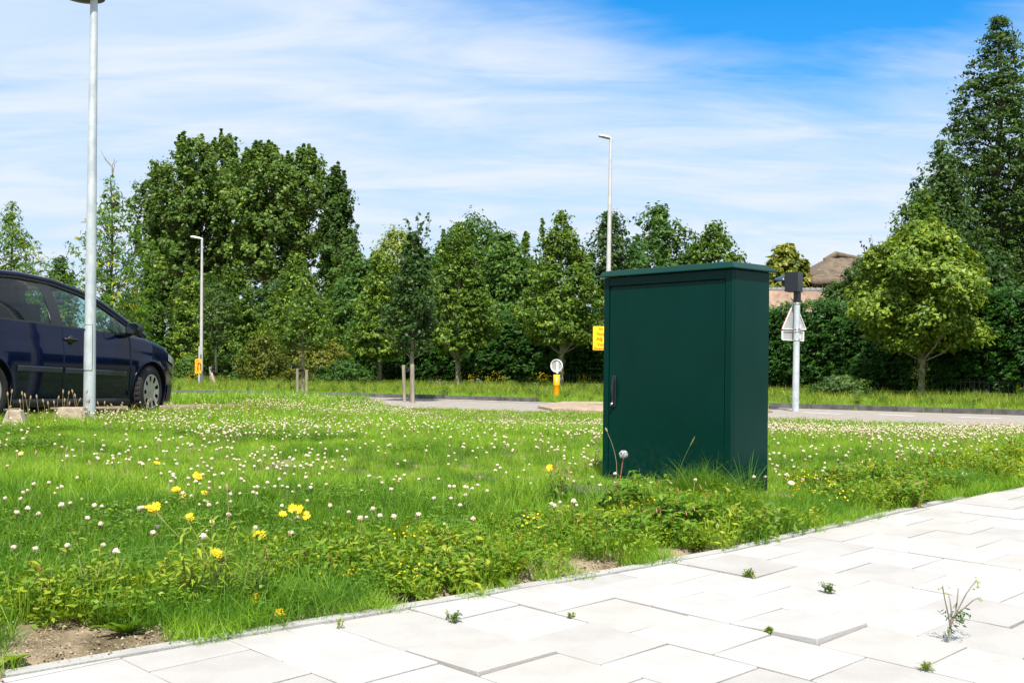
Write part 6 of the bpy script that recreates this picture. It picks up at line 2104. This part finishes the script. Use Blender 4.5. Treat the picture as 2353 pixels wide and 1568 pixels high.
# dandelion clock
base = Vector((at(1420, 1145, 5.35).x, 5.35, terr(.52, 5.35))); tp = at(1432, 1043, 5.35)
dc = empty('dandelion_clock', base, 0, 'white dandelion seed head on a tall stalk in front of the cabinet door', 'dandelion')
b = MB(); v = tp - base; b.tube([v * 0, v * .5 + Vector((-.006, 0, 0)), v * .93], [.0032, .0028, .0024], 7); b.lathe([(0, -.005), (.004, -.004), (.006, .0), (0, .003)], 8, c=v * .93); b.build('stem', MAT['stem_red'], dc)
g = np.random.default_rng(31); n = 420
dd_ = norm(g.normal(0, 1, (n, 3))); dd_ = dd_[dd_[:, 2] > -.75]; n = len(dd_)
cc_ = np.array(v) ; rr_h = .022
P0 = cc_ + dd_ * rr_h * .15; P1 = cc_ + dd_ * rr_h * g.uniform(.82, 1.05, (n, 1)); sv = norm(np.cross(dd_, g.normal(0, 1, (n, 3)))) * .00035
Qs = np.stack([P0 - sv, P0 + sv, P1 + sv, P1 - sv], 1)
Qh = leafq(P1, norm(dd_ + g.normal(0, .3, dd_.shape)), norm(np.cross(dd_, g.normal(0, 1, (n, 3)))), np.full(n, .0036), np.full(n, .0012))
Qh2 = leafq(P1, norm(dd_ + g.normal(0, .3, dd_.shape)), norm(np.cross(dd_, g.normal(0, 1, (n, 3)))), np.full(n, .0036), np.full(n, .0012))
link_mesh('seed_head', quads_mesh('seed_head', np.concatenate([Qs, Qh, Qh2]), np.full(3 * n, .5), MAT['down']), dc)
# knotweed clump before the cabinet
KN = [(1390, 1195, 'knotweed plant left of the board under the dandelion clock', .20, .8), (1470, 1185, 'tall bright green knotweed shoot beside the board', .25, 1.15), (1530, 1220, 'spreading knotweed plant with reddish stems below the cabinet', .21, 1.0),
      (1450, 1245, 'knotweed plant touching the pavement edge below the dandelion', .17, .9), (1590, 1225, 'knotweed plant with pink flower tips right of the spreading one', .19, .9), (1545, 1250, 'lowest knotweed plant overhanging the pavement edge', .15, .9),
      (1620, 1205, 'small knotweed plant near the long grass tuft', .15, .7), (2085, 1165, 'drooping knotweed plant at the pavement edge far right', .17, .8), (1905, 1125, 'dark knotweed plant in the lawn right of the cabinet', .20, .9), (2010, 1120, 'loose knotweed plant in the lawn further right of the cabinet', .17, .8),
      (1295, 1170, 'knotweed plant with a tall red stalk left of the board', .22, .7)]
for i, (x, y, lab, H_, sc_) in enumerate(KN):
    base = ground_hit(x, y)
    o = empty('knotweed_plant', base, random.random() * 6, lab, 'weed', 'knotweed plants along the pavement edge')
    me_ = stemweed('foliage', 700 + i, MAT['knot'], nst=8, H=H_, LL=.085 * sc_, LW=.013 * sc_, nleaf=10, spread=.95)
    link_mesh('foliage', me_, o)
    if i in (2, 4, 5, 10):
        b = MB(); gg = np.random.default_rng(i)
        for _ in range(3):
            c = Vector((gg.normal(0, .06), gg.normal(0, .06), H_ * gg.uniform(.8, 1.05)))
            b.tube([c, c + Vector((.003, 0, .009)), c + Vector((.005, 0, .018))], [.0015, .0024, .001], 6)
        b.build('flower_spike', pbr('dull pink', (.50, .20, .14), .8), o)
# rosette lower left, broad leaves
base = pave_at(286, 1478); base.z = terr(base.x, base.y + .02)
for (x, y, n, L_, W_, lab, sd_) in [
    (287, 1462, 10, .105, .013, 'pale green leaf rosette at the very edge of the pavement, lower left', 1),
    (30, 1528, 5, .07, .022, 'yellowish rounded leaves in the bottom left corner', 2),
    (425, 1440, 14, .05, .006, 'small dark green tuft right of the pale leaf rosette', 3),
    (1010, 1300, 8, .14, .020, 'upright broad dandelion leaves in the edge weeds left of the bare patch', 4),
    (1110, 1318, 8, .14, .020, 'broad bright dandelion leaves nearest the bare sandy patch', 5),
    (1160, 1225, 7, .12, .018, 'dandelion leaves in the weeds further from the edge', 6),
    (830, 1355, 10, .15, .012, 'large narrow leaved rosette with arching leaves above the pavement edge', 7),
    (235, 1250, 6, .11, .022, 'broad leaves in the dark clover at the left', 8)]:
    base = ground_hit(x, y)
    me_ = rosette('leaf_rosette', n, L_, W_, 800 + sd_, MAT['weed'], rise=.6 if sd_ in (1, 4, 5, 6, 7) else .4, lobed=.18 if sd_ in (4, 5, 6) else .04)
    o = link_mesh('leaf_rosette', me_); o.location = base; o.rotation_euler = (R(-8), 0, .5); tag(o, lab, 'weed')
# feathery tall weed under the yellow flowers
for (x, y, s_, lab) in [(480, 1400, 1.5, 'tall feathery weed below the bright yellow flower cluster'), (555, 1405, 1.1, 'feathery weed right of the tall one near the single yellow flower'), (215, 1400, 1.0, 'thin feathery weed above the bare soil on the left')]:
    base = ground_hit(x, y)
    o = link_mesh('feathery_weed', stemweed('feathery_weed', 900 + x, MAT['weed'], nst=9, H=.19, LL=.045, LW=.0028, nleaf=26, spread=.45, stem='stem')); o.location = base; o.scale = (s_, s_, s_)
    tag(o, lab, 'weed')
# daisies
def daisy(x, y, lab, s_=1.0):
    base = ground_hit(x, y + 22); tp = at(x, y, base.y)
    if tp.z < base.z + .04: tp.z = base.z + .06
    o = empty('daisy', base, 0, lab, 'flower', 'white daisies by the cabinet')
    b = MB(); v = tp - base; b.tube([v * 0, v * .97], [.0015, .0012], 5); b.build('stem', MAT['stem'], o)
    n = 13; a = np.arange(n) * 6.283 / n; d = np.stack([np.cos(a), np.sin(a), 0 * a], -1)
    T_ = np.array(Euler((R(35), 0, 0)).to_matrix())
    Q = leafq(d * .0105 * s_, np.tile([[0, 0, 1.]], (n, 1)), d, np.full(n, .0068 * s_), np.full(n, .0022 * s_)) @ T_.T + np.array(v)
    link_mesh('petals', quads_mesh('petals', Q, np.full(n, .9), MAT['petal_w']), o)
    b = MB(); b.lathe([(0.005 * s_, 0), (.0035 * s_, .003), (0, .004)], 10, c=v, mtx=Matrix.Rotation(R(35), 4, 'X')); b.build('centre', MAT['petal_o'], o)
daisy(1781, 1170, 'lower daisy right of the foot of the cabinet', 1.5); daisy(1770, 1160, 'upper daisy right of the foot of the cabinet', 1.3); daisy(1818, 1108, 'daisy further back in the lawn right of the cabinet', 1.3); daisy(2216, 1088, 'white daisy far right in the lawn', 1.2)
# small weeds in the paving joints
def snap_joint(p):
    q = p - Apt; q.z = 0
    s_ = q.dot(A1) / T
    p = p + A1 * ((round(s_) - s_) * T); p.z = pave_z(p.x, p.y); return p
def joint_weed(x, y, H_, nst, lab, seed, LL=.02, LW=.004, mat='weed', nleaf=7, spread=.6, stem='stem'):
    base = snap_joint(pave_at(x, y))
    o = link_mesh('joint_weed', stemweed('joint_weed', seed, MAT[mat], nst=nst, H=H_, LL=LL, LW=LW, nleaf=nleaf, spread=spread, stem=stem)); o.location = base
    tag(o, lab, 'weed', 'small weeds growing between the paving tiles')
joint_weed(1730, 1322, .035, 8, 'small green tuft in a joint, middle of the pavement below the cabinet', 41)
joint_weed(1922, 1353, .035, 8, 'small dark tuft in a joint right of the middle one', 42, mat='lf_mid')
joint_weed(1041, 1428, .035, 6, 'tiny tuft in a joint, lower middle of the pavement', 43, mat='lf_mid')
joint_weed(783, 1440, .03, 4, 'thin pale green sprig on the pavement near its grass edge', 44, LL=.01, LW=.002)
joint_weed(1722, 1468, .022, 5, 'flat dry sprig in a joint left of the raised tile', 45, LL=.014)
joint_weed(2155, 1524, .022, 12, 'low grassy tuft in a joint at the bottom right', 46, LL=.025, LW=.001)
joint_weed(1240, 1436, .02, 4, 'tiny brown sprig in a joint in the lower middle', 47, LL=.01)
joint_weed(940, 1440, .035, 3, 'two thin grass blades in a joint left of the tiny tuft', 48, LL=.01, LW=.001)
# tall wiry weed on the right
base = pave_at(2177, 1474)
D = base.y
o = empty('wiry_weed', base, 0, 'tall wiry weed with small yellow buds growing from a paving joint at the right', 'weed')
b = MB()
root = base
def S(pts, r0=.0026, r1=.0012):
    q = [at(px, py, D + dd) - base for (px, py, dd) in pts]
    b.tube(q, [r0 + (r1 - r0) * k / (len(q) - 1) for k in range(len(q))], 6, cap=False)
S([(2177, 1474, 0), (2180, 1452, 0), (2187, 1428, 0), (2200, 1400, .01), (2218, 1365, .02), (2232, 1345, .03), (2243, 1332, .03)])
S([(2183, 1440, 0), (2178, 1410, -.01), (2170, 1375, -.02), (2165, 1345, -.03)])
S([(2185, 1430, 0), (2185, 1400, 0), (2182, 1378, .0), (2178, 1362, .01)])
S([(2187, 1428, 0), (2195, 1405, 0), (2199, 1375, .01), (2201, 1350, .01)])
S([(2195, 1412, 0), (2215, 1395, -.01), (2235, 1378, -.02), (2245, 1373, -.03)])
S([(2245, 1373, -.03), (2252, 1380, -.03), (2258, 1377, -.03)], .0012, .0008)
S([(2243, 1332, .03), (2246, 1340, .03), (2247, 1350, .03)], .0012, .0008)
b.build('stem', MAT['bark_pale'], o)
g = np.random.default_rng(3)
Cs = []; 
for (px, py, n, sp2) in ((2165, 1348, 5, .006), (2243, 1335, 5, .006), (2247, 1350, 3, .004), (2256, 1377, 5, .006), (2178, 1363, 2, .003)):
    c = np.array(at(px, py, D) - base)
    Cs.append(c + g.normal(0, sp2, (n, 3)))
Cs = np.concatenate(Cs)
Q = leafq(Cs, norm(g.normal(0, 1, Cs.shape)), norm(g.normal(0, 1, Cs.shape) + [0, 0, 1]), np.full(len(Cs), .006), np.full(len(Cs), .003))
link_mesh('bud', quads_mesh('bud', Q, g.uniform(.4, 1, len(Q)), MAT['lf_willow']), o)
Cs = []
for (px, py, n, sp2) in ((2205, 1412, 40, .014), (2198, 1425, 24, .012), (2172, 1412, 10, .008), (2182, 1450, 10, .009)):
    Cs.append(np.array(at(px, py, D) - base) + g.normal(0, sp2, (n, 3)))
Cs = np.concatenate(Cs)
Q = leafq(Cs, norm(g.normal(0, 1, Cs.shape) + [0, 0, 1]), norm(g.normal(0, 1, Cs.shape)), np.full(len(Cs), .010), np.full(len(Cs), .0028))
link_mesh('leaves', quads_mesh('leaves', Q, g.uniform(.1, .7, len(Q)), MAT['lf_mid']), o)
# white stone at the left edge and pebbles
for (x, y, r_, lab) in [(8, 1393, .016, 'white stone in the weeds at the left edge of the picture'), (155, 1572 - 0, .0, ''), (422, 1447, .008, 'small white pebble beside the pavement edge')]:
    if r_ == 0: continue
    base = ground_hit(x, y + 8)
    b = MB(); n = 10
    b.lathe([(0, -r_ * .6), (r_ * .8, -r_ * .4), (r_, 0), (r_ * .7, r_ * .55), (0, r_ * .75)], n)
    o = b.build('white_stone', MAT['white_pebble']); o.location = base + Vector((0, 0, r_ * .8)); o.scale = (1, .8, 1); tag(o, lab, 'stone')
# ragwort plants in the verge
g = np.random.default_rng(88)
def ragwort(seed, white=False):
    gg = np.random.default_rng(seed)
    n = 26
    C = np.stack([gg.normal(0, .13, n), gg.normal(0, .13, n), gg.uniform(.45, .82, n)], -1)
    Q = np.concatenate([leafq(C, norm(np.array([[0, -.7, 1.]]) + gg.normal(0, .3, C.shape)), norm(gg.normal(0, 1, C.shape)), np.full(n, .017), np.full(n, .017))])
    mi = [0] * n
    S_ = []
    for c in C[::3]:
        b0 = np.array([c[0] * .15, c[1] * .15, 0]); sv = np.array([.004, 0, 0])
        S_.append([b0 - sv, b0 + sv, c + sv, c - sv]); mi.append(1)
    for _ in range(26):
        z = gg.uniform(.05, .5); c = np.array([gg.normal(0, .06), gg.normal(0, .06), z])
        S_.append(leafq(c[None], norm(gg.normal(0, 1, (1, 3)) + [0, 0, .5]), norm(gg.normal(0, 1, (1, 3))), np.array([.06]), np.array([.015]))[0]); mi.append(1)
    Qa = np.concatenate([Q, np.array(S_)])
    return quads_mesh('ragwort_plant', Qa, np.full(len(Qa), .5), [MAT['petal_w'] if white else MAT['petal_y'], MAT['lf_mid']], np.array(mi))
rag = [ragwort(k) for k in range(4)]; wht = [ragwort(20 + k, True) for k in range(2)]
RX = [(745, 46), (620, 47), (525, 44), (438, 43), (770, 44), (1003, 44), (1010, 43), (1100, 43), (1120, 42.5), (1140, 42), (1240, 42), (1255, 42), (1265, 41.5), (1330, 41), (1335, 40.5), (1345, 40), (1365, 41), (455, 45), (600, 45), (1082, 43), (1158, 42), (2330, 31.5), (1945, 37)]
for (x, D) in RX:
    v = ray(x, 880); s_ = g.uniform(.55, 1.0)
    o = link_mesh('ragwort_plant', rag[int(g.integers(4))]); o.location = (v.x * D, D - .3, 0); o.rotation_euler = (0, 0, g.random() * 6); o.scale = (s_, s_, s_)
    tag(o, 'yellow flowering ragwort plant in the verge in front of the hedge', 'wild flower', 'yellow ragwort plants along the verge')
for (x, D) in [(990, 42), (1000, 41.5), (1012, 42), (1090, 41.5), (1097, 42), (1105, 41), (1230, 41), (1210, 41), (1370, 39)]:
    v = ray(x, 880); s_ = g.uniform(.45, .7)
    o = link_mesh('white_wildflower', wht[int(g.integers(2))]); o.location = (v.x * D, D - .3, 0); o.rotation_euler = (0, 0, g.random() * 6); o.scale = (s_, s_, s_)
    tag(o, 'white wild flower clump in the verge in front of the hedge', 'wild flower', 'white wild flowers along the verge')
